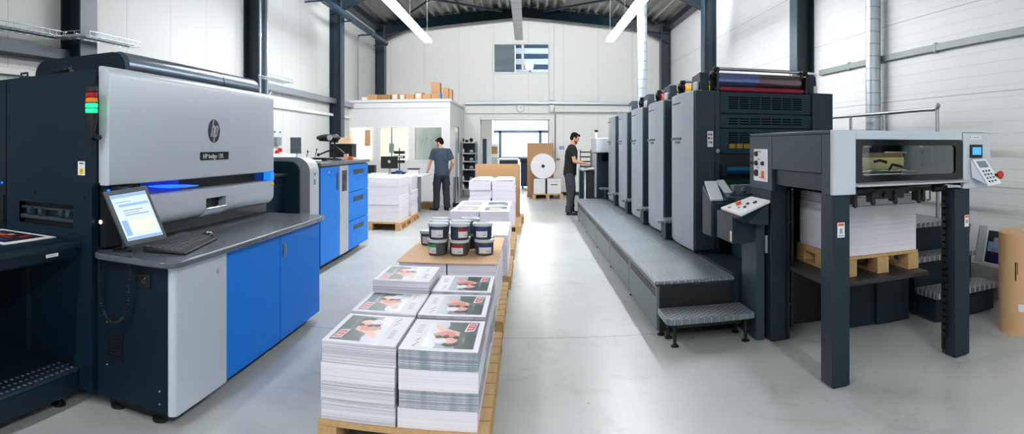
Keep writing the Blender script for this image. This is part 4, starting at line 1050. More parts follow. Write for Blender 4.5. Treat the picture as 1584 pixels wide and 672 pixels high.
# walkway of tread plate
wk = thing('walkway_platform', (1.37, 8.8, 0), 'long tread plate walkway with grey skirt along the printing towers', 'platform')
MB().box(1.03, 1.715, 4.87, 12.75, .42, .45).build('tread_deck', 'diamond', wk, bevel=.008)
MB().box(1.04, 1.70, 4.88, 12.7, .405, .419).build('deck_frame', 'steel_dark', wk)
M['skirt'] = mat('grey skirt steel', (98, 108, 110), .45, metal=.3, var=.08)
ys = [4.885, 6.25, 7.75, 9.3, 10.95, 12.7]
for a, c in zip(ys, ys[1:]):
    p_ = MB().box(1.05, 1.075, a + .006, c - .006, .045, .40).build('skirt_panel', 'skirt', wk, bevel=.003)
    b = MB()
    for r_ in range(3):
        y = a + .06
        while y < c - .1: b.box(1.047, 1.0505, y, y + .05, .315 + r_ * .024, .328 + r_ * .024); y += .065
    b.build('vent_slots', 'black', p_)
for y in ys[:-1] + [12.6]:
    MB().lathe([(.03, .001), (.03, .012), (.012, .02), (.012, .06)], (1.09, y + .03, 0), seg=14).build('foot', 'black', wk)
MB().box(1.075, 1.70, 4.90, 4.93, .05, .404).build('end_panel', 'black', wk)
stp = thing('low_step', (1.4, 4.6, 0), 'low tread plate step on legs in front of the walkway', 'step')
MB().prism(rrect(1.05, 1.76, 4.52, 4.865, .05, corners=(1, 0, 0, 0)), 'z', .185, .235).build('tread', 'diamond', stp, bevel=.006)
MB().box(1.16, 1.74, 4.6, 4.84, .14, .184).build('frame', 'black', stp)
for x, y in ((1.13, 4.60), (1.13, 4.82), (1.70, 4.57), (1.70, 4.82)):
    b = MB(); b.cyl((x, y, .012), (x, y, .184), .014, seg=12); b.lathe([(.032, .001), (.032, .01), (.014, .02)], (x, y, 0), seg=16); b.build('leg', 'black', stp)

# ================================================================== delivery end
dl = thing('press_delivery', (2.5, 4.1, 0), 'grey delivery end of the offset press with inspection window on two front posts', 'printing machine')
DXa, DXb, DYa, DYb, DT = 1.85, 3.20, 3.42, 4.87, 1.652
MB().box(DXa, DXb, DYa + .03, DYb, DT - .025, DT).build('top_cover', 'press_mid', dl, bevel=.006)
# left side skin
def side_box(nm, y0, y1, z0, z1, m='press_mid', x0=DXa, x1=DXa + .03): return MB().box(x0, x1, y0, y1, z0, z1).build(nm, m, dl, bevel=.003)
side_box('side_panel', 3.56, 4.385, 1.37, DT - .026)
side_box('side_panel', 3.43, 3.555, 1.236, DT - .026)
side_box('lower_side_panel', 3.56, 4.385, 1.25, 1.368, 'press_dark', DXa + .03, DXa + .05)
side_box('rear_post_panel', 4.39, DYb, 1.2, DT - .026)
MB().box(1.87, 2.02, 4.46, DYb, .01, 1.62).build('rear_post', 'press_dark', dl, bevel=.006)
MB().box(2.86, 3.20, 4.46, DYb, .01, 1.62).build('rear_post', 'press_dark', dl, bevel=.006)
MB().box(2.02, 2.86, 4.80, DYb - .004, .02, 1.2).build('back_wall', 'black', dl)
MB().box(2.02, 2.86, 4.80, DYb - .004, 1.2, 1.62).build('hood_back', 'press_dark', dl)
MB().box(DXb - .03, DXb, DYa + .03, DYb - .42, 1.236, DT - .026).build('side_panel', 'press_mid', dl)
# front
fl = MB().prism(rrect(DXa, 2.02, 3.40, 3.44, .02, corners=(1, 0, 0, 0)), 'z', 1.236, DT).build('front_left_cover', 'silver', dl, bevel=.005)
MB().box(2.025, 2.925, 3.41, 3.44, 1.592, DT).build('front_top_strip', 'silver', dl, bevel=.004)
fr_ = MB().box(2.93, 3.20, 3.40, 3.44, 1.236, DT - .005).build('front_right_cover', 'silver', dl, bevel=.005)
b = MB()
frame_pts = (2.025, 2.925, 1.315, 1.588)
wx0, wx1, wz0, wz1 = 2.07, 2.86, 1.352, 1.553
def ring_plate(b, o, i, y0, y1):
    """plate with rounded window: o, i outlines with same count"""
    n_ = len(o)
    A = [[b.bm.verts.new((x, y, z)) for x, z in pts] for pts, y in ((o, y0), (i, y0), (o, y1), (i, y1))]
    for k in range(n_):
        j = (k + 1) % n_
        b._f([A[0][k], A[0][j], A[1][j], A[1][k]]); b._f([A[2][k], A[3][k], A[3][j], A[2][j]])
        b._f([A[0][k], A[2][k], A[2][j], A[0][j]]); b._f([A[1][k], A[1][j], A[3][j], A[3][k]])
outer = rrect(*frame_pts, .004, n=5); inner = rrect(wx0, wx1, wz0, wz1, .025, n=5)
ring_plate(b, outer, inner, 3.405, 3.43); b.build('window_frame', 'black_gloss', dl)
MB().prism(inner, 'y', 3.418, 3.422).build('window_glass', 'glass_hood', dl)
MB().prism([(3.37, 1.285), (3.37, 1.297), (3.44, 1.312), (3.44, 1.285)], 'x', 2.02, 2.96).build('front_ledge', 'silver_lt', dl, bevel=.003)
# hood interior
MB().box(2.03, 2.92, 3.5, 4.79, 1.29, 1.31).build('inner_floor', 'press_dark', dl)
b = MB(); b.box(2.14, 2.62, 3.72, 3.74, 1.38, 1.465); b.build('cream_guard', mat('cream guard sheet', (222, 208, 160), .45), dl)
b = MB(); b.box(2.1, 2.62, 3.74, 3.80, 1.466, 1.50); b.build('brush_strip', mat('worn brown strip', (120, 100, 78), .8, var=.4, scale=30), dl)
b = MB(); b.cyl((2.03, 3.58, 1.37), (2.80, 3.58, 1.37), .012); b.cyl((2.03, 3.62, 1.345), (2.80, 3.62, 1.345), .01); b.build('chrome_bar', 'chrome', dl)
b = MB(); b.cyl((2.03, 3.9, 1.545), (2.45, 3.9, 1.545), .008); b.cyl((2.5, 3.8, 1.50), (2.75, 3.8, 1.50), .01); b.build('cross_bar', 'alu', dl)
b = MB(); b.tube([(2.28, 3.6, 1.44), (2.32, 3.58, 1.45), (2.37, 3.57, 1.435)], .01, seg=8); b.tube([(2.38, 3.56, 1.38), (2.41, 3.56, 1.42), (2.46, 3.56, 1.41), (2.56, 3.56, 1.385)], .01, seg=8); b.build('gripper_arm', 'black', dl)
b = MB(); b.cyl((2.08, 3.6, 1.40), (2.11, 3.6, 1.40), .045); b.cyl((2.06, 3.62, 1.46), (2.09, 3.62, 1.46), .03); b.ball((2.09, 3.57, 1.50), .02, seg=8); b.build('gear', 'alu', dl)
b = MB(); b.box(2.70, 2.73, 3.5, 3.9, 1.31, 1.55); b.cyl((2.67, 3.6, 1.52), (2.70, 3.6, 1.52), .03); b.cyl((2.67, 3.6, 1.42), (2.70, 3.6, 1.42), .025); b.box(2.74, 2.90, 3.7, 3.72, 1.32, 1.42); b.build('inner_bracket', 'press_teal', dl)
MB().box(2.3, 2.8, 3.6, 3.63, 1.595, 1.605).build('inner_lamp', emit('hood lamp', (255, 246, 220), 10.0), dl)
# grippers hanging under the hood
b = MB(); b.box(1.99, 2.86, 3.50, 3.54, 1.23, 1.26)
for x, z in ((2.0, 1.175), (2.06, 1.16), (2.2, 1.17), (2.3, 1.215), (2.38, 1.17), (2.58, 1.165), (2.62, 1.175)):
    b.box(x - .012, x + .012, 3.47, 3.55, z, 1.24); b.ball((x, 3.48, z), .02, seg=10)
b.tube([(2.64, 3.48, 1.24), (2.68, 3.48, 1.24), (2.68, 3.48, 1.165), (2.655, 3.48, 1.165)], .006, seg=6)
b.box(2.22, 2.46, 3.49, 3.53, 1.19, 1.25); b.cyl((2.72, 3.5, 1.245), (2.80, 3.5, 1.245), .028, seg=14)
b.cyl((1.98, 3.52, 1.275), (2.85, 3.52, 1.275), .012, seg=10)
b.build('gripper_row', 'black', dl)
MB().box(2.03, 2.17, 3.56, 3.8, 1.195, 1.20).build('sheet_edge', mat('pale turquoise sheet', (150, 214, 214), .5), dl)
# front legs
lg = MB().box(1.855, 1.985, 3.42, 3.575, .012, 1.235).build('leg', 'press_dark', dl, bevel=.004)
MB().box(1.875, 1.97, 3.435, 3.56, .001, .012).build('leg_shoe', 'black', lg)
sticker(lg, ((1.893, 3.4195, .965), (1.945, 3.4195, .965), (1.945, 3.4195, 1.06), (1.893, 3.4195, 1.06)), [(.78, .95, .1, .9, 'orange'), (.25, .6, .3, .7, 'ink_grey'), (.08, .16, .15, .85, 'ink_grey')])
lg = MB().box(2.865, 3.005, 3.42, 3.575, .012, 1.235).build('leg', 'press_dark', dl, bevel=.004)
MB().box(2.88, 2.99, 3.435, 3.56, .001, .012).build('leg_shoe', 'black', lg)
sticker(lg, ((2.955, 3.4195, .955), (2.995, 3.4195, .955), (2.995, 3.4195, 1.04), (2.955, 3.4195, 1.04)), [(.78, .95, .1, .9, 'orange'), (.3, .6, .2, .8, 'ink_grey')])
b = MB(); 
z = .15
while z < 1.2: b.box(2.835, 2.862, 3.5, 3.53, z, z + .035); z += .05
b.box(2.84, 2.865, 3.535, 3.55, .05, 1.22); b.build('lift_chain', 'black', dl)
b = MB(); b.box(2.03, 2.05, 4.42, 4.46, .1, 1.2); b.box(2.0, 2.02, 4.43, 4.455, .02, 1.2)
for z in (.3, .62, .95): b.cyl((2.01, 4.42, z), (2.01, 4.41, z), .012, seg=8)
b.build('lift_chain', 'black', dl)
b = MB(); b.cyl((2.12, 4.6, .2), (2.12, 4.6, 1.2), .008, seg=8); b.build('guide_rod', 'chrome', dl)
# front right: label, display
text('■ PERFECTING', .02, 'ink_grey', fr_, (2.985, 3.396, 1.605), (1, 0, 0), (0, 0, 1), 'lettering') if False else None
sticker(fr_, ((2.98, 3.399, 1.60), (3.10, 3.399, 1.60), (3.10, 3.399, 1.628), (2.98, 3.399, 1.628)), [(.3, .7, .05, .12, 'ink_black'), (.35, .6, .25, .85, 'ink_grey')], 'name_label')
q = MB().box(2.985, 3.105, 3.385, 3.399, 1.462, 1.56).build('display_bezel', 'black_gloss', dl, bevel=.004)
MB().box(3.003, 3.087, 3.382, 3.386, 1.485, 1.54).build('screen', 'screen_blue', q)
kp = MB(); ka_, kb_, kc_, kd_ = Vector((3.065, 3.28, 1.255)), Vector((3.165, 3.24, 1.275)), Vector((3.115, 3.365, 1.455)), Vector((2.985, 3.37, 1.452))
kp.slab(ka_, kb_, kc_, kd_, .022); kpo = kp.build('keypad_panel', 'white_pl', dl, bevel=.004)
b = MB(); b.hexa([(2.99, 3.375, 1.32), (3.06, 3.30, 1.27), (3.10, 3.30, 1.27), (3.10, 3.399, 1.27), (2.985, 3.385, 1.44), (2.99, 3.38, 1.44), (3.1, 3.385, 1.44), (3.1, 3.399, 1.44)]); b.build('keypad_bracket', 'silver', kpo)
nk = (kb_ - ka_).cross(kd_ - ka_).normalized()
def KQ(u, v, k=.001): return (ka_ * (1 - u) + kb_ * u) * (1 - v) + (kd_ * (1 - u) + kc_ * u) * v + nk * k
MB().slab(KQ(.2, .68, .003), KQ(.85, .68, .003), KQ(.85, .92, .003), KQ(.2, .92, .003), .003).build('small_display', mat('grey lcd', (120, 134, 142), .3), kpo)
b = MB()
for i in range(3):
    for j in range(4): b.slab(KQ(.22 + i * .22, .12 + j * .13, .003), KQ(.32 + i * .22, .12 + j * .13, .003), KQ(.32 + i * .22, .18 + j * .13, .003), KQ(.22 + i * .22, .18 + j * .13, .003), .003)
b.build('keys', 'press_mid', kpo)
b = MB(); b.box(3.135, 3.175, 3.26, 3.30, 1.325, 1.345, mi=0); b.lathe([(.02, 0), (.03, -.02), (.03, -.035), (.02, -.045)], (3.17, 3.29, 1.335), axis='y', seg=18, mi=1); b.build('emergency_button', ['black', 'red'], kpo)
# white control plate on the side
cp = sticker(dl, ((DXa - .001, 4.77, 1.265), (DXa - .001, 4.47, 1.265), (DXa - .001, 4.47, 1.525), (DXa - .001, 4.77, 1.525)),
        [(.90, .94, .25, .55, 'ink_grey'), (.66, .70, .25, .45, 'ink_grey'), (.4, .44, .2, .4, 'ink_grey'), (.1, .14, .4, .6, 'ink_grey')], 'control_plate')
for yy, zz, rr, nm in ((4.70, 1.485, .022, 'rotary_switch'), (4.70, 1.41, .022, 'rotary_switch'), (4.56, 1.41, .018, 'rotary_switch'), (4.70, 1.33, .03, 'rotary_switch')):
    MB().lathe([(rr, 0), (rr * .8, -.02)], (DXa - .003, yy, zz), axis='x', seg=16).build(nm, 'black', cp)
MB().box(DXa - .02, DXa - .003, 4.55, 4.565, 1.29, 1.35).build('lever', 'orange', cp)
MB().cyl((DXa - .003, 4.79, 1.41), (DXa - .03, 4.80, 1.41), .01, seg=10).build('knob', 'black', dl)
# pile lift plate
b = MB(); b.box(2.02, 2.855, 3.72, 4.70, .565, .595); pp = b.build('lift_plate', mat('worn dark planks', (44, 46, 46), .5, var=.5, scale=8, stretch=(1, 8, 1)), dl)
b = MB(); b.box(2.58, 2.93, 4.5, 4.79, .01, .56); b.build('lift_column', 'press_dark', dl)

# operator desk on the press side
od = thing('press_control_desk', (1.75, 4.65, 0), 'tilted white button desk on a dark pedestal beside the delivery end', 'control desk')
A, B_, C, D = Vector((1.58, 4.36, 1.035)), Vector((1.838, 4.40, 1.13)), Vector((1.838, 4.80, 1.13)), Vector((1.565, 4.80, 1.045))
MB().slab(A, B_, C, D, .022).build('desk_panel', 'white_pl', od, bevel=.005)
b = MB(); dz = Vector((0, 0, -.024)); 
b.box(1.60, 1.83, 4.60, 5.0, .775, 1.005); b.hexa([Vector((1.66, 4.43, .95)), Vector((1.838, 4.43, .93)), Vector((1.838, 4.80, .93)), Vector((1.62, 4.80, .93)), A + dz + Vector((.02, .03, 0)), B_ + dz + Vector((0, .03, 0)), C + dz, D + dz + Vector((.02, 0, 0))]); b.build('desk_body', 'press_dark', od)
MB().box(1.775, 1.848, 4.53, 4.865, .01, .928).build('pedestal', 'press_mid', od, bevel=.005)
MB().box(1.725, 1.735, 4.62, 4.66, .79, .87).build('yellow_tag', 'yellow', od) if False else None
def AQ(u, v, k=.002):
    n_ = (B_ - A).cross(D - A).normalized(); return (A * (1 - u) + B_ * u) * (1 - v) + (D * (1 - u) + C * u) * v + n_ * k
def puck(u, v, r, h, m, nm): p = AQ(u, v, 0); n_ = (B_ - A).cross(D - A).normalized(); MB().cyl(p, p + n_ * h, r, seg=18).build(nm, m, od)
puck(.40, .68, .024, .025, 'orange', 'stop_button'); puck(.35, .3, .012, .008, 'ink_black', 'button'); puck(.55, .45, .014, .008, 'ink_black', 'button'); puck(.25, .45, .010, .006, 'ink_grey', 'button')
puck(.7, .3, .018, .010, 'press_mid', 'button'); puck(.12, .72, .014, .006, 'orange', 'button')
b = MB(); b.box(1.843, 1.862, 4.50, 4.52, .70, .84) ; b.build('key_lever', 'alu', od)
sticker(od, ((1.598, 4.65, .79), (1.598, 4.61, .79), (1.598, 4.61, .87), (1.598, 4.65, .87)), [(.2, .8, .2, .8, 'yellow')])
pd = thing('press_side_pod', (1.85, 5.2, .7), 'dark pod with tilted silver top between the first tower and the white button desk', 'machine')
b = MB(); b.prism([(5.16, .74), (5.46, .74), (5.46, 1.19), (5.16, 1.06)], 'x', 1.60, 2.0); b.build('body', 'press_dark', pd, bevel=.02)
b = MB(); b.slab((1.585, 5.13, 1.082), (1.70, 5.13, 1.082), (1.74, 5.46, 1.225), (1.625, 5.46, 1.225), .02); b.build('silver_top', 'silver', pd, bevel=.004)
b = MB(); b.slab((1.76, 5.2, 1.10), (1.83, 5.2, 1.10), (1.80, 5.42, 1.235), (1.73, 5.42, 1.235), .02); b.build('silver_plate', 'silver_lt', pd)
b = MB(); b.box(1.86, 2.9, 5.3, 5.4, 1.02, 1.19); 
for x in (1.95, 2.1, 2.3, 2.6): b.cyl((x, 5.29, 1.15), (x, 5.27, 1.15), .025, seg=12)
b.build('register_bar', 'galv', pd)
b = MB(); b.box(1.70, 1.95, 4.95, 5.1, 1.12, 1.14); b.ball((1.75, 5.0, 1.15), .02, seg=8); b.ball((1.85, 5.02, 1.15), .02, seg=8); b.box(2.01, 2.9, 5.0, 5.8, .47, 1.0); b.build('linkage', 'press_teal', pd)

# pallet and paper in the delivery
def pallet(x0, x1, y0, y1, label, z0=.0, wood='wood', group='wooden pallets', nb=3, h=.144):
    P = thing('pallet', ((x0 + x1) / 2, (y0 + y1) / 2, z0), label, 'pallet', group)
    b = MB(); z = z0 + h - .022; n_ = 5; w_ = (x1 - x0 - .02 * (n_ - 1)) / n_
    ny = max(5, int((y1 - y0) / .16)); wy = (y1 - y0) / ny
    for k in range(ny): b.box(x0, x1, y0 + k * wy + .008, y0 + (k + 1) * wy - .008, z, z0 + h)
    b.build('top_boards', wood, P)
    b = MB()
    for k in range(nb): 
        xc = x0 + .05 + (x1 - x0 - .1) * k / (nb - 1); b.box(xc - .05, xc + .05, y0, y1, z - .022, z - .001)
    b.build('stringers', wood, P)
    for i in range(nb):
        for j in range(3):
            xc = x0 + .05 + (x1 - x0 - .1) * i / (nb - 1); yc_ = y0 + .07 + (y1 - y0 - .14) * j / 2
            MB().box(xc - .05, xc + .05, yc_ - .07, yc_ + .07, z0 + .022, z - .0225).build('block', wood, P)
    b = MB()
    for k in range(nb):
        xc = x0 + .05 + (x1 - x0 - .1) * k / (nb - 1); b.box(xc - .05, xc + .05, y0, y1, z0 + .001, z0 + .0215)
    b.build('skids', wood, P)
    return P
pallet(2.20, 2.86, 3.86, 4.68, 'pallet lying on the lift plate inside the delivery end', z0=.595)
ps = thing('paper_pile', (2.53, 4.25, .74), 'tall white paper pile on the lifted pallet inside the delivery end', 'paper stack')
b = MB(); b.box(2.22, 2.85, 3.88, 4.66, .741, 1.10, mi=0); b.box(2.222, 2.848, 3.885, 4.655, 1.1005, 1.175, mi=1); b.build('sheets', ['edge_clean', 'edge_print'], ps)
MB().box(2.225, 2.845, 3.885, 4.65, 1.1755, 1.18).build('top_sheet', 'paper', ps)

# far side stairs and handrail
stf = thing('side_stairs', (3.6, 4.8, 0), 'tread plate stairs and platform on the wall side of the press', 'stairs')
for y0, y1, z in ((4.78, 8.0, .80), (4.48, 4.776, .53), (4.15, 4.476, .27)):
    MB().box(3.27, 4.02, y0, y1, z - .05, z).build('tread', 'diamond', stf, bevel=.006)
MB().box(3.29, 4.0, 4.82, 7.95, .02, .745).build('riser_box', 'press_dark', stf)
for y0, z in ((4.52, .475), (4.20, .215)):
    MB().box(3.3, 3.99, y0, y0 + .25, .02, z).build('riser_box', 'press_dark', stf)
hr = thing('handrail', (3.93, 5.5, .8), 'grey tubular handrail on the far side platform by the ribbed siding wall', 'handrail')
b = MB(); b.tube(catmull([(3.93, 7.9, 1.93), (3.93, 6.0, 1.93), (3.93, 5.05, 1.93), (3.93, 4.98, 1.88), (3.93, 4.97, .81)], 8), .021, seg=12); b.build('rail', 'alu', hr)
b = MB(); b.cyl((3.93, 7.9, 1.45), (3.93, 4.98, 1.45), .015, seg=10); b.build('middle_rail', 'alu', hr)
for y in (7.6, 6.75, 5.98): MB().cyl((3.93, y, .805), (3.93, y, 1.92), .019, seg=12).build('post', 'alu', hr)

# feeder end of the press and its desk
fe = thing('press_feeder', (1.8, 13.6, 0), 'silver grey feeder cabinet at the far end of the press', 'machine')
MB().box(1.48, 3.1, 12.95, 14.3, .01, 1.40).build('body', 'press_dark', fe, bevel=.01)
MB().box(1.46, 1.80, 12.90, 13.9, 1.405, 1.72).build('upper_housing', 'silver', fe, bevel=.015)
MB().box(1.50, 1.78, 12.885, 12.899, 1.24, 1.40).build('dark_screen', 'black_gloss', fe)
MB().box(1.44, 1.479, 12.95, 13.5, .45, 1.38).build('side_cover', 'press_silver', fe, bevel=.006)
MB().lathe([(.035, 0), (.035, .13)], (1.52, 13.4, 1.721), seg=14).build('signal_light', 'white_pl', fe)
MB().lathe([(.037, 0), (.037, .05)], (1.52, 13.4, 1.852), seg=14).build('signal_lens', 'black', fe)
fdk = thing('feeder_desk', (1.40, 13.3, 0), 'dark desk with slanted keyboard shelf where the man in black works', 'desk')
MB().slab((1.17, 13.0, 1.055), (1.43, 13.0, 1.095), (1.43, 13.75, 1.095), (1.17, 13.75, 1.055), .04).build('desk_top', 'grey_lt', fdk, bevel=.006)
b = MB(); b.box(1.26, 1.43, 13.1, 13.7, .01, 1.0); b.build('cabinet', 'black', fdk, bevel=.005)
MB().box(1.235, 1.258, 13.1, 13.14, .01, 1.0).build('white_edge', 'white', fdk)
MB().slab((1.25, 13.2, 1.075), (1.40, 13.2, 1.098), (1.40, 13.5, 1.098), (1.25, 13.5, 1.075), .012).build('keyboard', 'black', fdk)
sr = thing('slotted_rack', (1.5, 15.2, 0), 'small dark slotted rack against the rear behind the feeder desk', 'rack')
MB().box(1.32, 1.62, 15.3, 15.6, .01, 1.0).build('cabinet', 'press_teal', sr, bevel=.005)
for k in range(4): MB().box(1.34, 1.60, 15.28, 15.58, 1.02 + k * .12, 1.05 + k * .12, ).build('tray', 'black', sr)
b = MB(); b.box(1.33, 1.35, 15.3, 15.32, 1.0, 1.46); b.box(1.59, 1.61, 15.3, 15.32, 1.0, 1.46); b.build('upright', 'black', sr)

# brown roll and posters at the right wall
br = thing('kraft_paper_roll', (3.82, 3.59, 0), 'upright brown kraft paper roll beside the leaning prints', 'paper roll')
MB().lathe([(.05, .80), (.05, .828), (.25, .828), (.255, .822), (.255, .008), (.25, .002), (.05, .002)], (3.82, 3.59, 0), seg=64).build('wrap', mat('kraft wrap', (212, 170, 128), .6, var=.06), br)
MB().lathe([(.049, .4), (.049, .835), (.04, .835), (.04, .4)], (3.82, 3.59, 0), seg=24).build('core', 'paper2', br)
MB().lathe([(.254, .001), (.262, .001), (.262, .012), (.254, .012)], (3.82, 3.59, 0), seg=64).build('bottom_band', 'cardboard_lt', br)
for a0, a1, z0, z1, m, nm in ((205, 222, .20, .26, 'white_pl', 'label'), (198, 201, .45, .60, 'ink_black', 'printed_marks'), (202.5, 204, .50, .60, 'ink_black', 'printed_marks')):
    b = MB(); nn_ = 6
    for k in range(nn_):
        p = [(3.82 + .2565 * math.cos(R(a0 + (a1 - a0) * t / nn_)), 3.59 + .2565 * math.sin(R(a0 + (a1 - a0) * t / nn_))) for t in (k, k + 1)]
        if nm == 'label' or k % 1 == 0: b.poly([(*p[0], z0), (*p[1], z0), (*p[1], z1), (*p[0], z1)])
    b.build(nm, m, br)
def leaning(y0, y1, h, base, cols, label, nm='poster', lean=.08, x=4.34):
    P = thing(nm, (x, (y0 + y1) / 2, .331), label, 'poster', 'prints leaning on the right wall ledge')
    sticker(P, ((x, y1, .333), (x, y0, .333), (x + lean, y0, .333 + h), (x + lean, y1, .333 + h)), cols, 'print'); return P
leaning(4.98, 5.12, .39, 'paper', [(.05, .95, .1, .9, 'cardboard_dk'), (.3, .7, .3, .6, 'ink_black')], 'narrow brown and white print leaning beside the white boards on the ledge')
leaning(4.86, 4.99, .38, 'paper', [], 'blank white board leaning between two prints on the ledge', x=4.33)
leaning(4.74, 4.86, .37, 'paper', [(.0, 1, .0, 1, 'grey_lt')], 'plain light grey board leaning on the ledge', x=4.34)
leaning(4.42, 4.72, .36, 'paper', [(.04, .93, .08, .92, 'ink_black'), (.35, .62, .15, .8, 'screen_p'), (.3, .45, .3, .6, 'red'), (.08, .3, .2, .85, 'ink_blue'), (.55, .75, .4, .7, 'paper2')], 'black poster with blue and red picture leaning beside the kraft roll', x=4.325)
# ================================================================== centre row of pallets
def lifts(P, x0, x1, y0, y1, z0, z1, n_, mats, jit=.006, seed=1, top=True):
    r_ = random.Random(seed); hs = [r_.uniform(.8, 1.2) for _ in range(n_)]; tot = sum(hs); z = z0
    for k, h in enumerate(hs):
        h = h / tot * (z1 - z0); dx, dy = r_.uniform(-jit, jit), r_.uniform(-jit, jit)
        MB().box(x0 + dx + .004, x1 + dx - .004, y0 + dy + .004, y1 + dy - .004, z + .0008, z + h).build('ream_block', mats[k % len(mats)], P); z += h
def poster_print(P, x0, x1, y0, y1, z, flip):
    """printed page: picture field, white text strip, red logo, figure"""
    w, h = x1 - x0, y1 - y0
    sheet = MB().box(x0, x1, y0, y1, z, z + .0035).build('top_sheet', 'paper', P)
    def XY(u, v):
        if flip: u, v = 1 - u, 1 - v
        return x0 + w * u, y0 + h * v
    b = MB(); ms = [M['poster_bg'], 'skin_p', 'skin_p2', 'ink_black', 'red_p', 'paper', 'ink_grey', 'steel_p', 'mist_p', 'green_p']
    def pg(pts, mi, k):
        b.mi = mi; q = [(*XY(u, v), z + .004 + k * .00035) for u, v in pts]
        b.poly(q)
    def blob(cu, cv, ru, rv, mi, k, rot=0, n_=14):
        pg([(cu + ru * math.cos(a) * math.cos(rot) - rv * math.sin(a) * math.sin(rot), cv + ru * math.cos(a) * math.sin(rot) + rv * math.sin(a) * math.cos(rot)) for a in [2 * math.pi * i / n_ for i in range(n_)]], mi, k)
    pg([(.07, .07), (.74, .07), (.74, .93), (.07, .93)], 0, 0)
    pg([(.46, .07), (.74, .07), (.74, .93), (.58, .93)], 8, .5); pg([(.24, .07), (.5, .07), (.44, .36), (.25, .44)], 9, .6); pg([(.07, .5), (.2, .45), (.22, .93), (.07, .93)], 9, .6)
    pg([(.30, .93), (.20, .93), (.26, .5), (.34, .45), (.40, .7)], 7, 1)
    blob(.38, .80, .11, .08, 3, 2, .3)                     # hair
    blob(.40, .70, .10, .09, 1, 3, .2)                     # face
    pg([(.30, .62), (.50, .50), (.62, .34), (.66, .22), (.60, .20), (.52, .30), (.30, .42)], 1, 2)   # arm
    pg([(.33, .58), (.60, .62), (.66, .50), (.50, .40), (.38, .42)], 2, 4)
    blob(.53, .72, .09, .10, 5, 5, .4); blob(.47, .58, .05, .04, 3, 5.5, 1.0); blob(.33, .60, .04, .05, 3, 5); blob(.56, .60, .05, .05, 3, 5, .6)
    blob(.64, .24, .03, .045, 1, 5)
    pg([(.09, .10), (.22, .12), (.25, .42), (.12, .38)], 5, 5); pg([(.10, .13), (.205, .145), (.225, .38), (.13, .35)], 4, 6)
    pg([(.125, .18), (.19, .19), (.195, .22), (.13, .21)], 5, 7); pg([(.14, .27), (.20, .28), (.205, .31), (.145, .30)], 5, 7)
    for k in range(6): blob(.80 + .018 * (k % 3), .66 + .045 * k, .014, .012, 3 if k % 2 else 6, 1)
    for k in range(5): pg([(.82, .22 + k * .06), (.90, .22 + k * .06), (.90, .235 + k * .06), (.82, .235 + k * .06)], 6, 1)
    b.build('printed_picture', ms, sheet)
def poster_bg():
    m, t, p = newmat('poster picture background')
    g = t.n('ShaderNodeNewGeometry'); nz = t.n('ShaderNodeTexNoise', Scale=5.0, Detail=3.0); t.l(g.outputs['Position'], nz.inputs[0])
    mr = t.n('ShaderNodeMapRange'); mr.inputs['From Min'].default_value = .4; mr.inputs['From Max'].default_value = .62; t.l(nz.outputs['Fac'], mr.inputs[0])
    t.l(t.mix(mr.outputs[0], rgb(62, 84, 84), rgb(160, 172, 182)), p.inputs['Base Color']); p.inputs['Roughness'].default_value = .35; return m
M['poster_bg'] = poster_bg()
M['skin_p'] = mat('printed peach', (228, 170, 154), .4); M['skin_p2'] = mat('printed coral', (206, 120, 106), .4, var=.2, scale=25)
M['mist_p'] = mat('printed mist', (186, 194, 206), .35); M['green_p'] = mat('printed dark green', (38, 66, 64), .35)
M['red_p'] = mat('printed red', (212, 62, 62), .4); M['steel_p'] = mat('printed slate', (70, 78, 88), .4)
M['edge_lite'] = layered('pale printed sheet edges', (234, 232, 240), (186, 186, 198), 280)

PX0, PX1 = -1.045, -.235
pallet(-1.05, -.185, 2.96, 4.64, 'long wooden pallet under the six poster stacks', wood='wood')
xm = -.645
rows = [(2.99, 3.53), (3.545, 4.06), (4.075, 4.59)]
TL_ = [(.548, 'front poster stack on the blue cabinet side of the first pallet'), (.560, 'middle poster stack on the blue cabinet side of the first pallet'), (.635, 'tallest poster stack, at the far end of the first pallet')]
TR_ = [(.540, 'front poster stack beside the aisle, picture turned the other way'), (.560, 'middle poster stack beside the aisle on the first pallet'), (.575, 'rear poster stack beside the aisle, next to the tallest one')]
for i in range(3):
    for side, (h, lab) in ((0, TL_[i]), (1, TR_[i])):
        x0, x1 = (PX0, xm - .004) if side == 0 else (xm + .004, PX1)
        P = thing('poster_stack', ((x0 + x1) / 2, sum(rows[i]) / 2, .145), lab, 'paper stack', 'stacks of printed posters')
        lifts(P, x0, x1, rows[i][0], rows[i][1], .1455, h - .004, 4, ['edge_lite', 'edge_print', 'edge_white', 'edge_print'] if side == 0 else ['edge_clean', 'edge_teal', 'edge_clean', 'edge_teal'], .004, seed=i * 2 + side + 3)
        poster_print(P, x0 + .004, x1 - .004, rows[i][0] + .004, rows[i][1] - .004, h - .0035, side == 1)
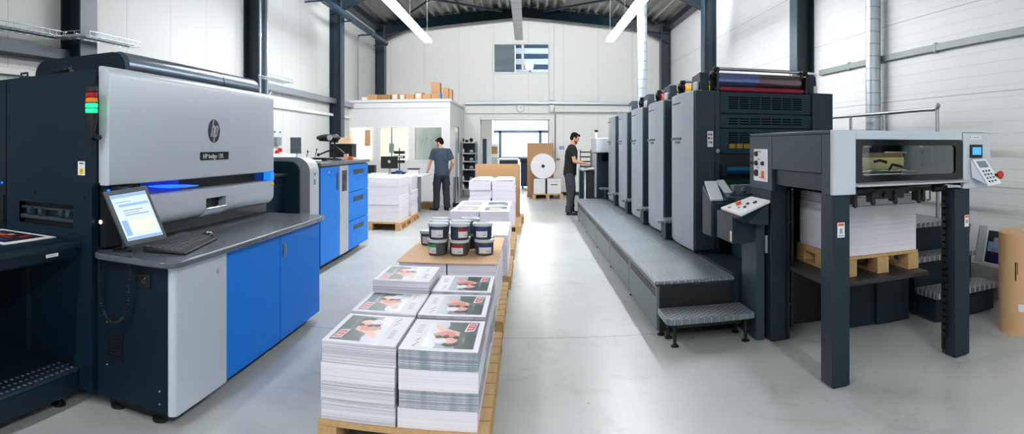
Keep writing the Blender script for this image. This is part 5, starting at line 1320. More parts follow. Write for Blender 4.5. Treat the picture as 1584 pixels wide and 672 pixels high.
# second pallet: white stacks under a cardboard sheet, ink tins on top
pallet(-1.05, -.19, 4.90, 6.34, 'pallet under the cardboard-covered stack with the ink tins')
for k, (x0, x1, lab) in enumerate(((-1.045, -.649, 'white stack under the cardboard sheet, on the blue cabinet side'), (-.641, -.245, 'white stack under the cardboard sheet, on the aisle side'))):
    P = thing('paper_stack', ((x0 + x1) / 2, 5.6, .145), lab, 'paper stack', 'white paper stacks')
    lifts(P, x0, x1, 4.93, 6.30, .1455, .598, 4, ['edge_clean', 'edge_white'], .004, seed=20 + k)
tag(MB().prism(rrect(-1.06, -.232, 4.905, 6.32, .02), 'z', .5985, .606).build('cardboard_sheet', 'cardboard_lt'), 'flat light brown cardboard sheet carrying the ink tins', 'cardboard')
def tin(label, loc, m='ink_can', band=None, face=0, lab_w=36, first=[None]):
    T = thing('ink_tin', loc, label, 'tin', 'ink tins on the cardboard')
    x, y, z = loc
    MB().lathe([(.072, .001), (.078, .006), (.083, .118)], loc, seg=32).build('body', m, T)
    MB().lathe([(.087, .112), (.089, .118), (.089, .134), (.084, .138), (.080, .1345), (.02, .1335)], loc, seg=32).build('lid', 'lid', T)
    if band:
        def arc(nm, m_, a0, a1, z0, z1, rr):
            b = MB(); n_ = 8
            for k in range(n_):
                q = []
                for t, zz in ((k, z0), (k + 1, z0), (k + 1, z1), (k, z1)):
                    a = R(a0 + (a1 - a0) * t / n_); r_ = .0780 + .005 * (zz / .118) + rr; q.append((x + r_ * math.cos(a), y + r_ * math.sin(a), z + zz))
                b.poly(q)
            return b.build(nm, m_, T)
        L_ = arc('paper_label', 'paper2', face - lab_w, face + lab_w, .02, .085, .0015)
        if band != 'none': arc('colour_band', band, face - lab_w, face + lab_w, .072, .095, .002)
        arc('print_lines', 'ink_grey', face + lab_w * .1, face + lab_w * .8, .035, .042, .0022)
    return T
zt = .607; H_ = .1395
fx = [(-.775, 5.28), (-.585, 5.28), (-.37, 5.33)]
tin('bottom front tin with a green label', (fx[0][0], fx[0][1], zt), 'ink_can', 'ink_green', 240, 30)
tin('bottom front tin with a dark red label, middle of the row', (fx[1][0], fx[1][1], zt), 'ink_can', 'ink_red', 262, 38)
tin('bottom front tin with a blue label beside the aisle', (fx[2][0], fx[2][1], zt), 'ink_can', 'ink_blue', 280, 40)
tin('top front tin with plain white label, stacked on the green-labelled tin', (-.765, 5.27, zt + H_), 'ink_can_b', 'none', 268, 38)
tin('top front tin with bright red label corner, middle of the upper row', (-.58, 5.28, zt + H_), 'ink_can_b', 'ink_red', 300, 32)
tin('top front tin with blue band and white label beside the aisle', (-.385, 5.32, zt + H_), 'ink_can_b', 'ink_blue', 268, 36)
tin('single tin standing alone beside the stacked tins', (-.93, 5.80, zt), 'ink_can', 'none', 258, 30)
k = 0
for x, y, lab in ((-.785, 5.46, 'office-side tin of the second row'), (-.59, 5.47, 'middle tin of the second row'), (-.80, 5.66, 'office-side tin of the rear row'), (-.53, 5.68, 'aisle-side tin of the rear row')):
    tin('lower ' + lab + ', behind the front tins', (x, y, zt)); tin('upper ' + lab + ', behind the front tins', (x + .005, y, zt + H_), 'ink_can_b')
tin('lower tin behind the blue-labelled ones', (-.38, 5.53, zt))
# third: low white stack half hidden behind the tins
pallet(-1.03, -.17, 6.60, 7.85, 'pallet behind the tins, third of the centre row')
P = thing('paper_stack', (-.6, 7.2, .145), 'low plain white stack just behind the ink tins', 'paper stack', 'white paper stacks')
lifts(P, -1.02, -.205, 6.62, 7.82, .1455, .585, 3, ['edge_clean', 'edge_white'], .004, seed=30)
# fourth: two columns with prints on top
pallet(-1.06, -.17, 8.35, 10.05, 'pallet under the fourth, flat-topped print stacks of the centre row')
for k, (x0, x1, lab) in enumerate(((-1.05, -.652, 'stack with faint grey print on top, fourth pallet of the row'), (-.648, -.245, 'stack with blue-grey print on top, fourth pallet of the row'))):
    P = thing('paper_stack', ((x0 + x1) / 2, 9.2, .145), lab, 'paper stack', 'white paper stacks')
    lifts(P, x0, x1, 8.38, 10.0, .1455, .648, 4, ['edge_clean', 'edge_white'], .002, seed=40 + k)
    s = MB().box(x0 + .003, x1 - .003, 8.385, 9.995, .649, .653).build('top_sheet', 'paper', P)
    b = MB(); b.box(x0 + .05, x1 - .04, 8.5, 9.1, .653, .6545, mi=0); b.box(x0 + .05, x1 - .04, 9.25, 9.85, .653, .6545, mi=0); b.box(x0 + .12, x1 - .12, 8.6, 8.85, .6545, .656, mi=1)
    b.build('printed_picture', [('poster_bg' if k else 'ink_grey'), 'skin_p'], s)
pallet(-1.1, -.10, 10.75, 12.15, 'pallet under the fifth and tallest white stacks of the centre row')
for k, (x0, x1, lab) in enumerate(((-1.02, -.625, 'tall white stack in front of the brown board, on the office side'), (-.618, -.215, 'tall white stack in front of the brown board, on the aisle side'))):
    P = thing('paper_stack', ((x0 + x1) / 2, 11.4, .145), lab, 'paper stack', 'white paper stacks')
    lifts(P, x0, x1, 10.8, 12.05, .1455, .93, 5, ['edge_clean', 'edge_clean', 'edge_white'], .014, seed=50 + k)
    b = MB()
    for q in range(5): b.box(x0 + .04 + q * .008, x1 - .04 - (4 - q) * .006, 10.83 + .02 * (q % 2), 12.0, .932 + q * .004, .935 + q * .004, rz=R((-1, .6, 1.2, -.8, 1)[q]))
    b.build('loose_sheets', 'paper', P)
bd_ = thing('cardboard_board', (-.58, 12.3, .145), 'large brown cardboard board standing behind the tall white stacks', 'cardboard')
MB().prism(rrect(-1.03, -.155, .146, 1.19, .04, corners=(0, 0, 0, 1)), 'y', 12.27, 12.30).build('board', 'cardboard', bd_)
MB().prism(rrect(-.99, -.14, .146, 1.17, .02, corners=(0, 0, 1, 1)), 'y', 12.31, 12.345).build('board', 'cardboard_dk', bd_)
pallet(-1.0, -.06, 12.22, 12.75, 'short pallet end under the standing brown board', nb=3)

# ================================================================== passage: roll and boards
pallet(.16, 1.06, 17.9, 18.8, 'small pallet with boxes beside the passage', group='wooden pallets')
for x0, x1, lab in ((.20, .54, 'plain white carton on the small pallet, under the disc'), (.60, 1.0, 'white carton with black mark on the small pallet')):
    C = thing('white_carton', ((x0 + x1) / 2, 18.2, .145), lab, 'box', 'white cartons by the passage')
    MB().box(x0, x1, 18.0, 18.6, .146, .58).build('body', 'paper2', C, bevel=.008)
    MB().box(x0 + .05, x1 - .05, 17.998, 17.9995, .5, .51).build('seam', 'grey_lt', C)
    if x0 > .5: MB().box(x0 + .1, x0 + .3, 17.996, 17.9995, .4, .425).build('printed_mark', 'ink_black', C)
tag(MB().box(.545, .59, 18.05, 18.5, .146, .57).build('dark_wedge', 'black'), 'black wedge between the two white cartons', 'wedge')
dsc = thing('white_reel', (.5, 18.2, .6), 'large white round reel with dark centre hole standing on the cartons', 'reel')
rc_ = at(840, 260, 18.1)
MB().lathe([(.05, 0), (.05, .01), (.365, .01), (.37, .02), (.37, .23), (.365, .24), (.05, .24)], (rc_.x, 18.05, .585 + .371), axis='y', seg=56).build('reel_side', 'paper', dsc)
MB().lathe([(.05, -.004), (.05, .2)], (rc_.x, 18.05, .585 + .371), axis='y', seg=24).build('core', 'black', dsc)
kb_ = thing('cardboard_board', (.4, 18.9, 0), 'tall brown cardboard sheets standing behind the white reel', 'cardboard')
MB().box(.01, .80, 18.86, 18.90, .03, 1.64).build('board', 'cardboard', kb_); MB().box(.02, .82, 18.91, 18.94, .03, 1.62).build('board', 'cardboard_dk', kb_); MB().box(.0, .82, 18.84, 18.96, .001, .029).build('batten', 'wood_dk', kb_)
b = MB(); b.box(.80, .84, 19.0, 19.04, 1.6, 1.75); b.ball((.82, 19.0, 1.78), .03, seg=8); 
# ================================================================== room beyond: racks and machines
mt = thing('storage_rack', (-1.2, 22, 0), 'white and brown packed rack beyond the passage, beside the tall navy locker', 'rack')
b = MB(); b.box(-1.22, -.98, 20.9, 21.3, .01, 1.62); b.build('frame', 'white', mt)
for k in range(4): MB().box(-1.20, -1.0, 20.885, 20.898, .2 + k * .36, .45 + k * .36).build('drawer', 'cardboard_dk' if k != 2 else 'grey_lt', mt)
cp_ = thing('copier', (-.6, 21.6, 0), 'grey and black office copier seen through the passage', 'copier')
MB().box(-.95, -.32, 21.2, 21.8, .02, .85).build('base', 'grey_lt', cp_, bevel=.01); MB().box(-.95, -.32, 21.2, 21.8, .86, 1.05).build('body', 'press_dark', cp_, bevel=.01)
MB().box(-.97, -.30, 21.18, 21.8, 1.06, 1.12).build('lid', 'white', cp_, bevel=.01); MB().box(-.9, -.4, 21.19, 21.199, .5, .8).build('paper_drawer', 'paper2', cp_)
MB().box(-.90, -.38, 21.19, 21.199, .15, .45).build('paper_drawer', 'press_mid', cp_)
ft = thing('folding_machine', (.05, 22.5, 0), 'dark blue machine standing beside the copier beyond the passage', 'machine')
MB().box(-.22, .42, 22.0, 22.8, .1, .95).build('body', mat('deep blue enamel', (20, 42, 66), .35), ft, bevel=.01); MB().box(-.25, .2, 22.1, 22.7, .96, 1.12).build('head', 'press_dark', ft, bevel=.01)
for x in (-.15, .35): MB().cyl((x, 22.1, .01), (x, 22.1, .099), .03, seg=10).build('foot', 'black', ft)
tag(MB().box(.33, .47, 20.5, 20.52, .9, 1.5).build('hanging_chart', 'paper2'), 'pale chart', 'chart') if False else None
pv = thing('door_lever', (1.0, 19.25, 1.1), 'small brass lever fitting on the rear wall beside the passage', 'fitting')
b = MB(); b.cyl((.98, 19.29, 1.14), (.98, 19.2, 1.14), .03, seg=10); b.box(.93, 1.04, 19.19, 19.21, 1.12, 1.16); b.build('lever', 'cardboard_dk', pv)
sticker(None if False else pv, ((1.0, 19.297, 1.42), (1.2, 19.297, 1.42), (1.2, 19.297, 1.58), (1.0, 19.297, 1.58)), [(.1, .8, .1, .9, 'screen_p')], 'notice')

# ================================================================== shelving rack in the corner by the office
rk = thing('shelving_rack', (-1.7, 18.6, 0), 'grey metal shelving rack filled with small parts beside the passage', 'shelf')
RXa, RXb, RYa, RYb = -1.95, -1.50, 18.1, 18.6
levels = [.28, .52, .86, 1.10, 1.34, 1.66]
for z in levels: MB().box(RXa, RXb, RYa, RYb, z - .03, z).build('shelf', 'silver_lt', rk)
for x in (RXa, RXb - .03):
    for y in (RYa, RYb - .03): MB().box(x, x + .03, y, y + .03, .002, 1.68).build('upright', 'grey_pl', rk)
MB().box(RXa + .02, RXb - .02, RYb - .02, RYb - .01, .3, 1.66).build('back_panel', 'press_teal', rk)
items = [('white_bottle', 'white_pl', .05, .14), ('grey_bag', 'grey_lt', .12, .1), ('paper_bundle', 'paper2', .14, .06), ('black_case', 'black', .12, .1), ('small_carton', 'cardboard', .1, .12)]
cnt = 0; placed = []
for li, z in enumerate(levels):
    x = RXa + .035
    while x < RXb - .12:
        nm, m, w_, h = items[(cnt * 3 + li) % 5]; h = min(h, .18)
        if li == 5: nm, m, h = 'black_case', 'black', .08 + .05 * (cnt % 2)
        b = MB()
        if nm in ('white_bottle',): b.lathe([(w_ / 2, .001), (w_ / 2, h * .7), (.012, h * .85), (.012, h)], (x + w_ / 2, RYa + .12, z), seg=12)
        elif nm in ('grey_bag', 'black_case'):
            b.ball((x + w_ / 2, RYa + .14, z + h * .5), w_ / 2, .1, h * .5, seg=12)
            for v in b.bm.verts: v.co.z = max(v.co.z, z + .001)
        else: b.box(x, x + w_, RYa + .04, RYa + .3, z + .001, z + h)
        where = ['bottom', 'second', 'third', 'fourth', 'fifth', 'top'][li]
        pos = ['by the office-side post', 'in the middle', 'towards the passage', 'by the passage-side post', 'wedged at the end', 'at the very end'][min(5, sum(1 for q in placed if q == li))]; placed.append(li)
        tag(b.build(nm, m), '%s %s of the %s shelf of the corner rack' % (nm.replace('_', ' '), pos, where), nm.split('_')[1], 'small stock on the corner rack'); cnt += 1
        x += w_ + .015
bn = thing('steel_bin', (-1.83, 15.0, 0), 'tall stainless steel bin with black base beside the office door', 'bin')
MB().lathe([(.085, .1), (.085, .76), (.06, .765)], (-1.80, 15.55, 0), seg=28).build('body', 'chrome', bn); MB().lathe([(.09, .002), (.09, .1)], (-1.80, 15.55, 0), seg=28).build('base', 'black', bn)

# ================================================================== left pallets of white paper
for (y0, y1, lab) in ((10.93, 12.05, 'pallet of white paper behind the blue cabinet, nearer one'), (12.1, 12.9, 'pallet of white paper by the work table, farther one')):
    pallet(-3.45 if y0 < 12 else -3.3, -2.28, y0, y1, lab, wood='wood')
idx = 0
for (x0, x1, y0, y1, z1, lab) in ((-2.96, -2.32, 10.98, 11.95, .965, 'big white paper pile at the corner of the pallet behind the blue drawers'), (-3.42, -2.985, 10.98, 11.95, .95, 'white paper pile half hidden by the blue cabinet drawers'),
        (-2.9, -2.31, 12.14, 12.85, .93, 'white paper pile beside the work table, on the farther pallet')):
    P = thing('paper_stack', ((x0 + x1) / 2, (y0 + y1) / 2, .145), lab, 'paper stack', 'white paper piles on the left')
    lifts(P, x0, x1, y0, y1, .1455, z1, 5, ['edge_clean', 'edge_white'], .01, seed=60 + idx); idx += 1
    b = MB(); b.box(x0 + .05, x1 - .08, y0 + .06, y1 - .1, z1 + .001, z1 + .012, rz=R(3)); b.box(x0 + .1, x1 - .2, y0 + .1, y1 - .3, z1 + .0125, z1 + .03, rz=R(-4)); b.build('loose_sheets', 'paper', P)

# work table where the man in the slate shirt stands
wt = thing('work_table', (-2.9, 14.0, 0), 'white-topped work table with grey side panel where the man in slate shirt leans', 'table')
MB().box(-4.5, -2.28, 13.35, 14.6, .865, .895).build('table_top', 'white', wt, bevel=.004)
MB().box(-2.56, -2.52, 13.42, 14.5, .01, .864).build('side_panel', 'grey_pl', wt); MB().box(-2.70, -2.57, 13.45, 13.52, .01, .864).build('leg', 'press_mid', wt); MB().box(-4.4, -4.34, 13.42, 14.5, .01, .864).build('side_panel', 'grey_pl', wt)
tag(MB().box(-2.86, -2.66, 13.0, 13.3, .002, .3).build('storage_crate', 'blue2', bevel=.01), 'blue crate on the floor under the work table', 'crate')
pallet(-2.62, -2.32, 14.9, 15.4, 'low pallet on the floor behind the work table', wood='wood_dk')
im = thing('computer', (-3.1, 13.9, .896), 'black-backed desktop computer seen from behind on the work table', 'computer')
c1 = at(602, 254, 13.8)
MB().box(c1.x - .2, c1.x + .2, 13.8, 13.84, 1.03, 1.31).build('display_back', 'black', im, bevel=.008)
MB().prism([(c1.x - .03, .897), (c1.x + .03, .897), (c1.x + .03, 1.04), (c1.x - .03, 1.04)], 'y', 13.85, 13.87).build('stand', 'alu', im); MB().box(c1.x - .09, c1.x + .09, 13.78, 13.95, .8965, .905).build('foot', 'alu', im)
MB().lathe([(.035, 0), (.035, -.002)], (c1.x, 13.799, 1.19), axis='y', seg=20).build('round_badge', 'grey_lt', im)
for (px, py, w_, h, m, nm, lab, cat) in (
        (618, 262, .26, .06, 'black', 'document_tray', 'black tray behind the desktop computer', 'tray'),
        (640, 262, .24, .10, 'white_pl', 'desk_printer', 'small white printer with dark top on the work table', 'printer'),
        (572, 262, .28, .2, 'black', 'camera_bag', 'dark bag at the cabinet end of the work table', 'bag'),
        (617, 268, .12, .10, 'ink_blue', 'ink_box', 'dark blue box in front of the computer on the work table', 'box'),
        (610, 271, .10, .07, 'black', 'tape_holder', 'black tape holder beside the dark blue box', 'holder'),
        (640, 272, .46, .015, 'paper', 'paper_sheets', 'white sheets near the hand of the man in slate shirt', 'papers'),
        (583, 268, .26, .03, 'paper2', 'paper_bundle', 'low white bundle beside the computer', 'papers')):
    yy = 14.2 if h > .08 else 13.75
    c = at(px, py, yy); zt_ = .8965 if c.x < -2.3 else .8965
    if px == 617: yy = 13.55; c = at(px, py, yy)
    if px == 610: yy = 13.55; c = at(px, py, yy)
    o = MB().box(c.x - w_ / 2, c.x + w_ / 2, yy - .1, yy + .1, zt_, zt_ + h); 
    if nm == 'desk_printer': o.box(c.x - w_ / 2 - .01, c.x + w_ / 2 + .01, yy - .11, yy + .11, zt_ + h + .0005, zt_ + h + .03, mi=1)
    tag(o.build(nm, [m, 'press_dark'], bevel=.004), lab, cat)
tw = thing('desk_organiser', (-3.0, 14.4, .896), 'dark slotted desk organiser standing behind the computer', 'organiser')
c = at(617, 240, 14.4)
for k in range(3): MB().box(c.x - .15 + k * .02, c.x + .13, 14.35, 14.5, 1.14 + k * .11, 1.21 + k * .11).build('slot', 'black' if k != 1 else 'press_mid', tw)
b = MB(); b.cyl((c.x, 14.45, .897), (c.x, 14.45, 1.5), .015, seg=8); b.build('pole', 'black', tw); b = MB()
for k in range(6): b.box(c.x - .12 + k * .04, c.x - .10 + k * .04, 14.345, 14.349, 1.27, 1.31)
b.build('cards', 'paper2', tw)
# ================================================================== people
def person(loc, rz, H, label, pose, cols):
    """local frame: +Y forward, +X to the person's right; heights for a 1.80 m figure scaled by H/1.8"""
    s = H / 1.8
    P = thing('person', loc, label, 'person'); P.rotation_euler = (0, 0, rz)
    base = WL[P].copy()
    def V(p): return Vector(p) * s + base
    def remesh(o, size, smooth=3):
        r_ = o.modifiers.new('skin', 'REMESH'); r_.mode = 'VOXEL'; r_.voxel_size = size; r_.use_smooth_shade = True
        if smooth: m_ = o.modifiers.new('relax', 'SMOOTH'); m_.factor = .5; m_.iterations = smooth
    def chain(b, pts, rad, seg=14, flat=None):
        pts = [V(p) for p in pts]; rad = [r * s for r in rad]
        for (p, q), (r1, r2) in zip(zip(pts, pts[1:]), zip(rad, rad[1:])): b.cyl(p, q, r1, r2, seg=seg)
        for p, r1 in zip(pts, rad): b.ball(p, r1 * .995, seg=seg)
    def ell(b, c, rx, ry, rz_, rot=None): b.ball(V(c), rx * s, ry * s, rz_ * s, seg=20, rot=rot)
    def torso_rings(b, rings, seg=24):
        rr = []
        for cx_, cy_, z, rx, ry in rings:
            rr.append([b.bm.verts.new(V((cx_ + rx * math.cos(a), cy_ + ry * math.sin(a) * (1.0 if math.sin(a) > 0 else .92), z))) for a in [2 * math.pi * k / seg for k in range(seg)]])
        for A_, B2 in zip(rr, rr[1:]):
            for k in range(seg): b._f([A_[k], A_[(k + 1) % seg], B2[(k + 1) % seg], B2[k]])
        b._f(rr[0][::-1]); b._f(rr[-1])
    ln = pose['lean']                                     # forward shift at shoulder height
    def sp(z): return max(0, z - .95) / .55 * ln           # spine offset
    sh = {k: Vector((x, sp(1.47) - .01, 1.455)) for k, x in (('r', .185), ('l', -.185))}
    hipx = .095
    # ---------------- body
    b = MB()
    torso_rings(b, [(0, sp(.90), .88, .135, .09), (0, sp(1.0), 1.0, .135, .09), (0, sp(1.12), 1.12, .13, .095), (0, sp(1.25), 1.25, .155, .118), (0, sp(1.36), 1.37, .17, .12), (0, sp(1.45), 1.46, .15, .09), (0, sp(1.5), 1.505, .08, .065)])
    hd_ = pose['head']; hc = Vector(hd_['c'])
    chain(b, [(0, sp(1.45), 1.46), (hc.x * .6, hc.y * .6 + sp(1.5) * .4 - .005, 1.56), (hc.x, hc.y - .015, hc.z - .04)], [.062, .055, .055])
    hr_ = Matrix.Rotation(hd_['yaw'], 3, 'Z') @ Matrix.Rotation(hd_['pitch'], 3, 'X')
    def HD(p): return hc + hr_ @ Vector(p)
    def hell(b_, p, a, c, d): b_.ball(V(HD(p)), a * s, c * s, d * s, seg=20, rot=hr_)
    hell(b, (0, -.012, .035), .076, .094, .088); hell(b, (0, .018, -.03), .062, .072, .078); hell(b, (0, .045, -.085), .036, .034, .028)
    hell(b, (0, .083, -.015), .013, .02, .026); hell(b, (0, .078, .02), .05, .02, .014); hell(b, (0, .082, -.058), .024, .012, .012)
    for sx in (-1, 1): hell(b, (sx * .077, -.005, -.01), .012, .022, .032)
    for sd in ('r', 'l'):
        A_ = pose['arm_' + sd]; e, w_ = Vector(A_['elbow']), Vector(A_['wrist']); d = (w_ - e).normalized()
        chain(b, [sh[sd], sh[sd].lerp(e, .5), e, e.lerp(w_, .35), w_], [.054, .047, .042, .042, .027])
        hdn = Vector(A_['hand']).normalized(); side_ = Vector(A_['side']).normalized(); pn = hdn.cross(side_).normalized()
        rot = Matrix((side_, hdn, side_.cross(hdn))).transposed()
        pc = w_ + hdn * .05
        b.ball(V(pc), .042 * s, .055 * s, .017 * s, seg=14, rot=rot)
        for i, (off, L_) in enumerate(((-.030, .068), (-.010, .078), (.010, .073), (.029, .058))):
            k0 = w_ + hdn * .09 + side_ * off; curl = A_.get('curl', .5); nrm = Vector(A_['palm']).normalized()
            k1 = k0 + (hdn * (1 - curl * .25) + nrm * curl * .35).normalized() * L_ * .5; k2 = k1 + (hdn * (1 - curl * .6) + nrm * curl * .8).normalized() * L_ * .5
            chain(b, [k0, k1, k2], [.0098, .009, .0075], seg=8)
        th = A_.get('thumb', -1); t0 = w_ + hdn * .03 + side_ * .028 * th; t1 = t0 + (hdn * .6 + side_ * th * .7).normalized() * .035; t2 = t1 + (hdn * .95 + side_ * th * .2).normalized() * .03
        chain(b, [t0, t1, t2], [.013, .011, .009], seg=8)
    feet = {}
    for sd, sx in (('r', 1), ('l', -1)):
        L_ = pose['leg_' + sd]; kn, an = Vector(L_['knee']), Vector(L_['ankle'])
        chain(b, [(sx * hipx, sp(.92), .90), (sx * hipx + (kn.x - sx * hipx) * .5, kn.y * .5, .70), kn, kn.lerp(an, .35), an], [.09, .08, .055, .056, .036])
        feet[sd] = (an, L_.get('yaw', 0))
        fr = Matrix.Rotation(L_.get('yaw', 0), 3, 'Z')
        chain(b, [an, an + fr @ Vector((0, .06, -.035)), an + fr @ Vector((0, .14, -.05))], [.038, .036, .025])
    body = b.build('body', cols['skin'], P); remesh(body, .0085 * s, 2)
    # ---------------- hair
    b = MB(); hell(b, (0, -.026, .050), .080, .092, .082); hell(b, (0, -.055, .0), .072, .058, .07); hell(b, (0, .045, .092), .058, .045, .032)
    for sx in (-1, 1): hell(b, (sx * .072, .0, .03), .012, .03, .035)
    ho = b.build('hair', 'hair', P); remesh(ho, .009 * s, 2)
    # ---------------- face details
    for sx in (-1, 1):
        b = MB(); hell(b, (sx * .028, .084, .0), .010, .006, .006); b.build('eye', 'paper2', P)
        b = MB(); hell(b, (sx * .028, .0895, .0), .0045, .003, .0045); b.build('iris', 'ink_black', P)
        b = MB(); hell(b, (sx * .03, .09, .022), .017, .006, .0045); b.build('eyebrow', 'hair', P)
    b = MB(); hell(b, (0, .0925, -.058), .021, .004, .0055); b.build('mouth', mat('lips', (170, 100, 92), .5) if 'lips' not in M else M['lips'], P)
    if cols.get('beard'):
        b = MB(); hell(b, (0, .055, -.088), .042, .036, .026); hell(b, (0, .03, -.06), .064, .05, .035); hell(b, (0, .088, -.044), .022, .008, .006)
        bo = b.build('beard', cols['beard'], P); remesh(bo, .008 * s, 1)
    # ---------------- shirt
    b = MB(); k = .014
    torso_rings(b, [(0, sp(.9), .86, .186, .146), (0, sp(.93), .93, .186, .148), (0, sp(1.05), 1.04, .178, .142), (0, sp(1.15), 1.15, .174, .136), (0, sp(1.28), 1.28, .188, .145), (0, sp(1.38), 1.39, .196, .138), (0, sp(1.46), 1.465, .168, .10), (0, sp(1.5), 1.50, .085, .075), (0, sp(1.51), 1.52, .070, .066)])
    chain(b, [sh['l'] + Vector((.02, 0, -.01)), (0, sp(1.47), 1.455), sh['r'] + Vector((-.02, 0, -.01))], [.078, .085, .078])
    for sd in ('r', 'l'):
        e = Vector(pose['arm_' + sd]['elbow']); q = sh[sd].lerp(e, cols.get('sleeve', .72))
        chain(b, [sh[sd] + Vector((0, 0, -.004)), sh[sd].lerp(e, .4)], [.078, .069]); b.cyl(V(sh[sd].lerp(e, .4)), V(q), .066 * s, .068 * s, seg=16)
    so = b.build('shirt', cols['shirt'], P); remesh(so, .010 * s, 3)
    # wrinkles through a soft displacement of the cloth
    tx = bpy.data.textures.new('cloth_folds', 'CLOUDS'); tx.noise_scale = .11 * s
    dm_ = so.modifiers.new('folds', 'DISPLACE'); dm_.texture = tx; dm_.strength = .016; dm_.texture_coords = 'LOCAL'; dm_.mid_level = .3
    # ---------------- trousers
    b = MB()
    torso_rings(b, [(0, sp(.82), .80, .15, .12), (0, sp(.9), .88, .170, .128), (0, sp(.95), .96, .165, .123), (0, sp(1.0), 1.0, .160, .120)])
    for sd, sx in (('r', 1), ('l', -1)):
        L_ = pose['leg_' + sd]; kn, an = Vector(L_['knee']), Vector(L_['ankle'])
        chain(b, [(sx * hipx * .95, sp(.9), .88), (sx * hipx + (kn.x - sx * hipx) * .5, kn.y * .5, .70), kn, kn.lerp(an, .5)], [.104, .098, .085, .08])
        b.cyl(V(kn.lerp(an, .5)), V(an + Vector((0, .008, -.03))), .08 * s, .076 * s, seg=18)
        b.ball(V((kn.x + sx * .07, kn.y - .01, .66)), .03 * s, .06 * s, .075 * s, seg=12)      # cargo pocket
        for q_ in range(3): b.lathe([(.074 * s, -.012 * s), (.085 * s, 0), (.074 * s, .012 * s)], V(an + Vector((0, .01, .0 + q_ * .05))), seg=18)
    to = b.build('trousers', cols['trousers'], P); remesh(to, .010 * s, 3)
    tx2 = bpy.data.textures.new('trouser_folds', 'CLOUDS'); tx2.noise_scale = .09 * s
    dm_ = to.modifiers.new('folds', 'DISPLACE'); dm_.texture = tx2; dm_.strength = .018; dm_.texture_coords = 'LOCAL'; dm_.mid_level = .3
    b = MB(); torso_rings(b, [(0, sp(1.0), .985, .166, .126), (0, sp(1.0), 1.02, .164, .124)]); b.build('belt', 'black', P)
    # ---------------- shoes
    for sd in ('r', 'l'):
        an, yw = feet[sd]; fr = Matrix.Rotation(yw, 3, 'Z'); b = MB()
        g = Vector((an.x, an.y, 0))
        for (x, y, z, rx, ry, rz_) in ((0, .0, .045, .042, .055, .045), (0, .09, .032, .047, .075, .034), (0, .16, .028, .043, .055, .03), (0, -.0, .08, .040, .048, .04)):
            b.ball(V(g + fr @ Vector((x, y, z))), rx * s, ry * s, rz_ * s, seg=18, rot=fr)
        for v in b.bm.verts: v.co.z = max(v.co.z, base.z + .004)
        o = b.build('shoe', 'shoe', P); remesh(o, .009 * s, 1)
        b = MB(); pts = rrect(-.046, .046, -.06, .215, .044); b.prism([tuple((V(g + fr @ Vector((x, y, 0)))).xy) for x, y in pts], 'z', base.z + .001, base.z + .016); b.build('sole', 'black', o)
    return P
M['lips'] = mat('lips', (170, 100, 92), .5)
M['stubble'] = mat('dark stubble', (74, 54, 46), .75)
# man at the feeder: faces +X, looks down at the desk
man2 = person((.965, 13.85, 0), R(-90), 1.86, 'man in black t-shirt and grey trousers standing in profile at the feeder desk',
    dict(lean=.05, head=dict(c=(0, .115, 1.665), yaw=0, pitch=R(-24)),
         arm_r=dict(elbow=(.235, .09, 1.17), wrist=(.17, .33, 1.115), hand=(-.15, 1, -.12), side=(1, .12, 0), palm=(0, 0, -1), curl=.5, thumb=-1),
         arm_l=dict(elbow=(-.235, .10, 1.17), wrist=(-.12, .33, 1.115), hand=(.1, 1, -.12), side=(1, -.1, 0), palm=(0, 0, -1), curl=.6, thumb=1),
         leg_r=dict(knee=(.11, .04, .49), ankle=(.115, -.03, .085), yaw=R(-8)), leg_l=dict(knee=(-.10, .02, .49), ankle=(-.11, .03, .085), yaw=R(8))),
    dict(skin='skin', shirt='tee_black', trousers='trouser_grey', sleeve=.62, beard='stubble'))
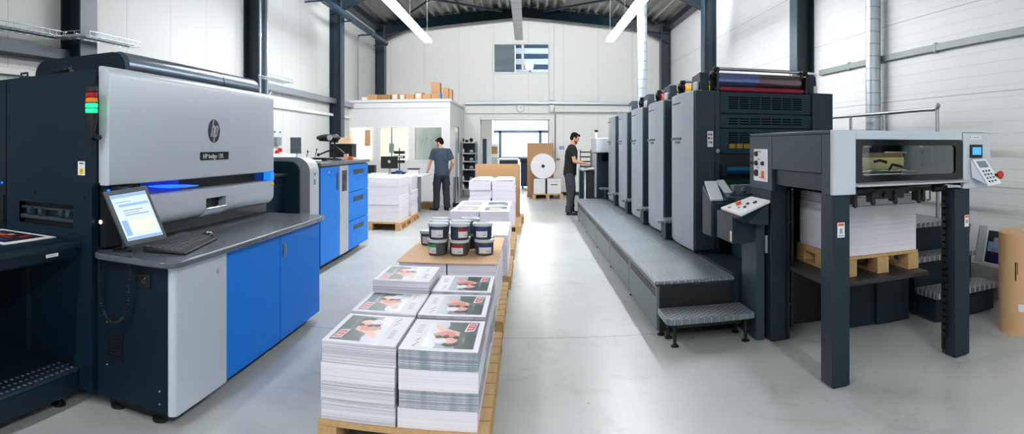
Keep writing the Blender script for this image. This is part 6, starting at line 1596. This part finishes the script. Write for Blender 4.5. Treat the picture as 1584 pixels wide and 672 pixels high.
man1 = person((-2.04, 14.62, 0), R(28), 1.76, 'man in slate blue t-shirt seen from behind with one hand on the work table',
    dict(lean=.04, head=dict(c=(-.02, .085, 1.66), yaw=R(38), pitch=R(-26)),
         arm_l=dict(elbow=(-.27, .10, 1.17), wrist=(-.31, .17, .945), hand=(-.35, .55, -.45), side=(1, .3, 0), palm=(.2, -.3, -1), curl=.4, thumb=1),
         arm_r=dict(elbow=(.285, -.03, 1.17), wrist=(.26, .12, .955), hand=(-.1, .35, -1), side=(.1, 1, .3), palm=(-1, 0, 0), curl=.9, thumb=1),
         leg_r=dict(knee=(.125, .03, .49), ankle=(.135, -.03, .085), yaw=R(-5)), leg_l=dict(knee=(-.115, .05, .49), ankle=(-.12, .05, .085), yaw=R(30))),
    dict(skin='skin', shirt='tee_navy', trousers='trouser_navy', sleeve=.70, beard='stubble'))

# loose pieces of these parts become parts of their own
def split_loose(o):
    bm = bmesh.new(); bm.from_mesh(o.data); bm.verts.ensure_lookup_table(); seen = set(); isl = []
    for v in bm.verts:
        if v.index in seen: continue
        st_ = [v]; comp = set()
        while st_:
            a = st_.pop()
            if a.index in comp: continue
            comp.add(a.index); st_ += [e.other_vert(a) for e in a.link_edges if e.other_vert(a).index not in comp]
        seen |= comp; isl.append(comp)
    bm.free()
    if len(isl) < 2: return
    src = o.data
    for k, comp in enumerate(isl):
        b2 = bmesh.new(); b2.from_mesh(src); b2.verts.ensure_lookup_table()
        bmesh.ops.delete(b2, geom=[v for v in b2.verts if v.index not in comp], context='VERTS')
        me = bpy.data.meshes.new(src.name); b2.to_mesh(me); b2.free()
        for m in src.materials: me.materials.append(m)
        if k == 0: o.data = me
        else:
            c = o.copy(); c.data = me; COL.objects.link(c); c.parent = o.parent
for o in list(bpy.data.objects):
    if o.type == 'MESH' and o.parent and o.name.split('.')[0] in ('screw', 'latch', 'post', 'hook', 'key_switch', 'red_knob', 'feed_roller', 'chrome_bar', 'cross_bar', 'gear', 'upright', 'lens', 'support', 'cable', 'side_rail', 'silver_plate', 'printed_marks', 'gear_cluster'):
        split_loose(o)

for o in bpy.data.objects:
    if o.name.split('.')[0] == 'tread_studs': o['kind'] = 'stuff'
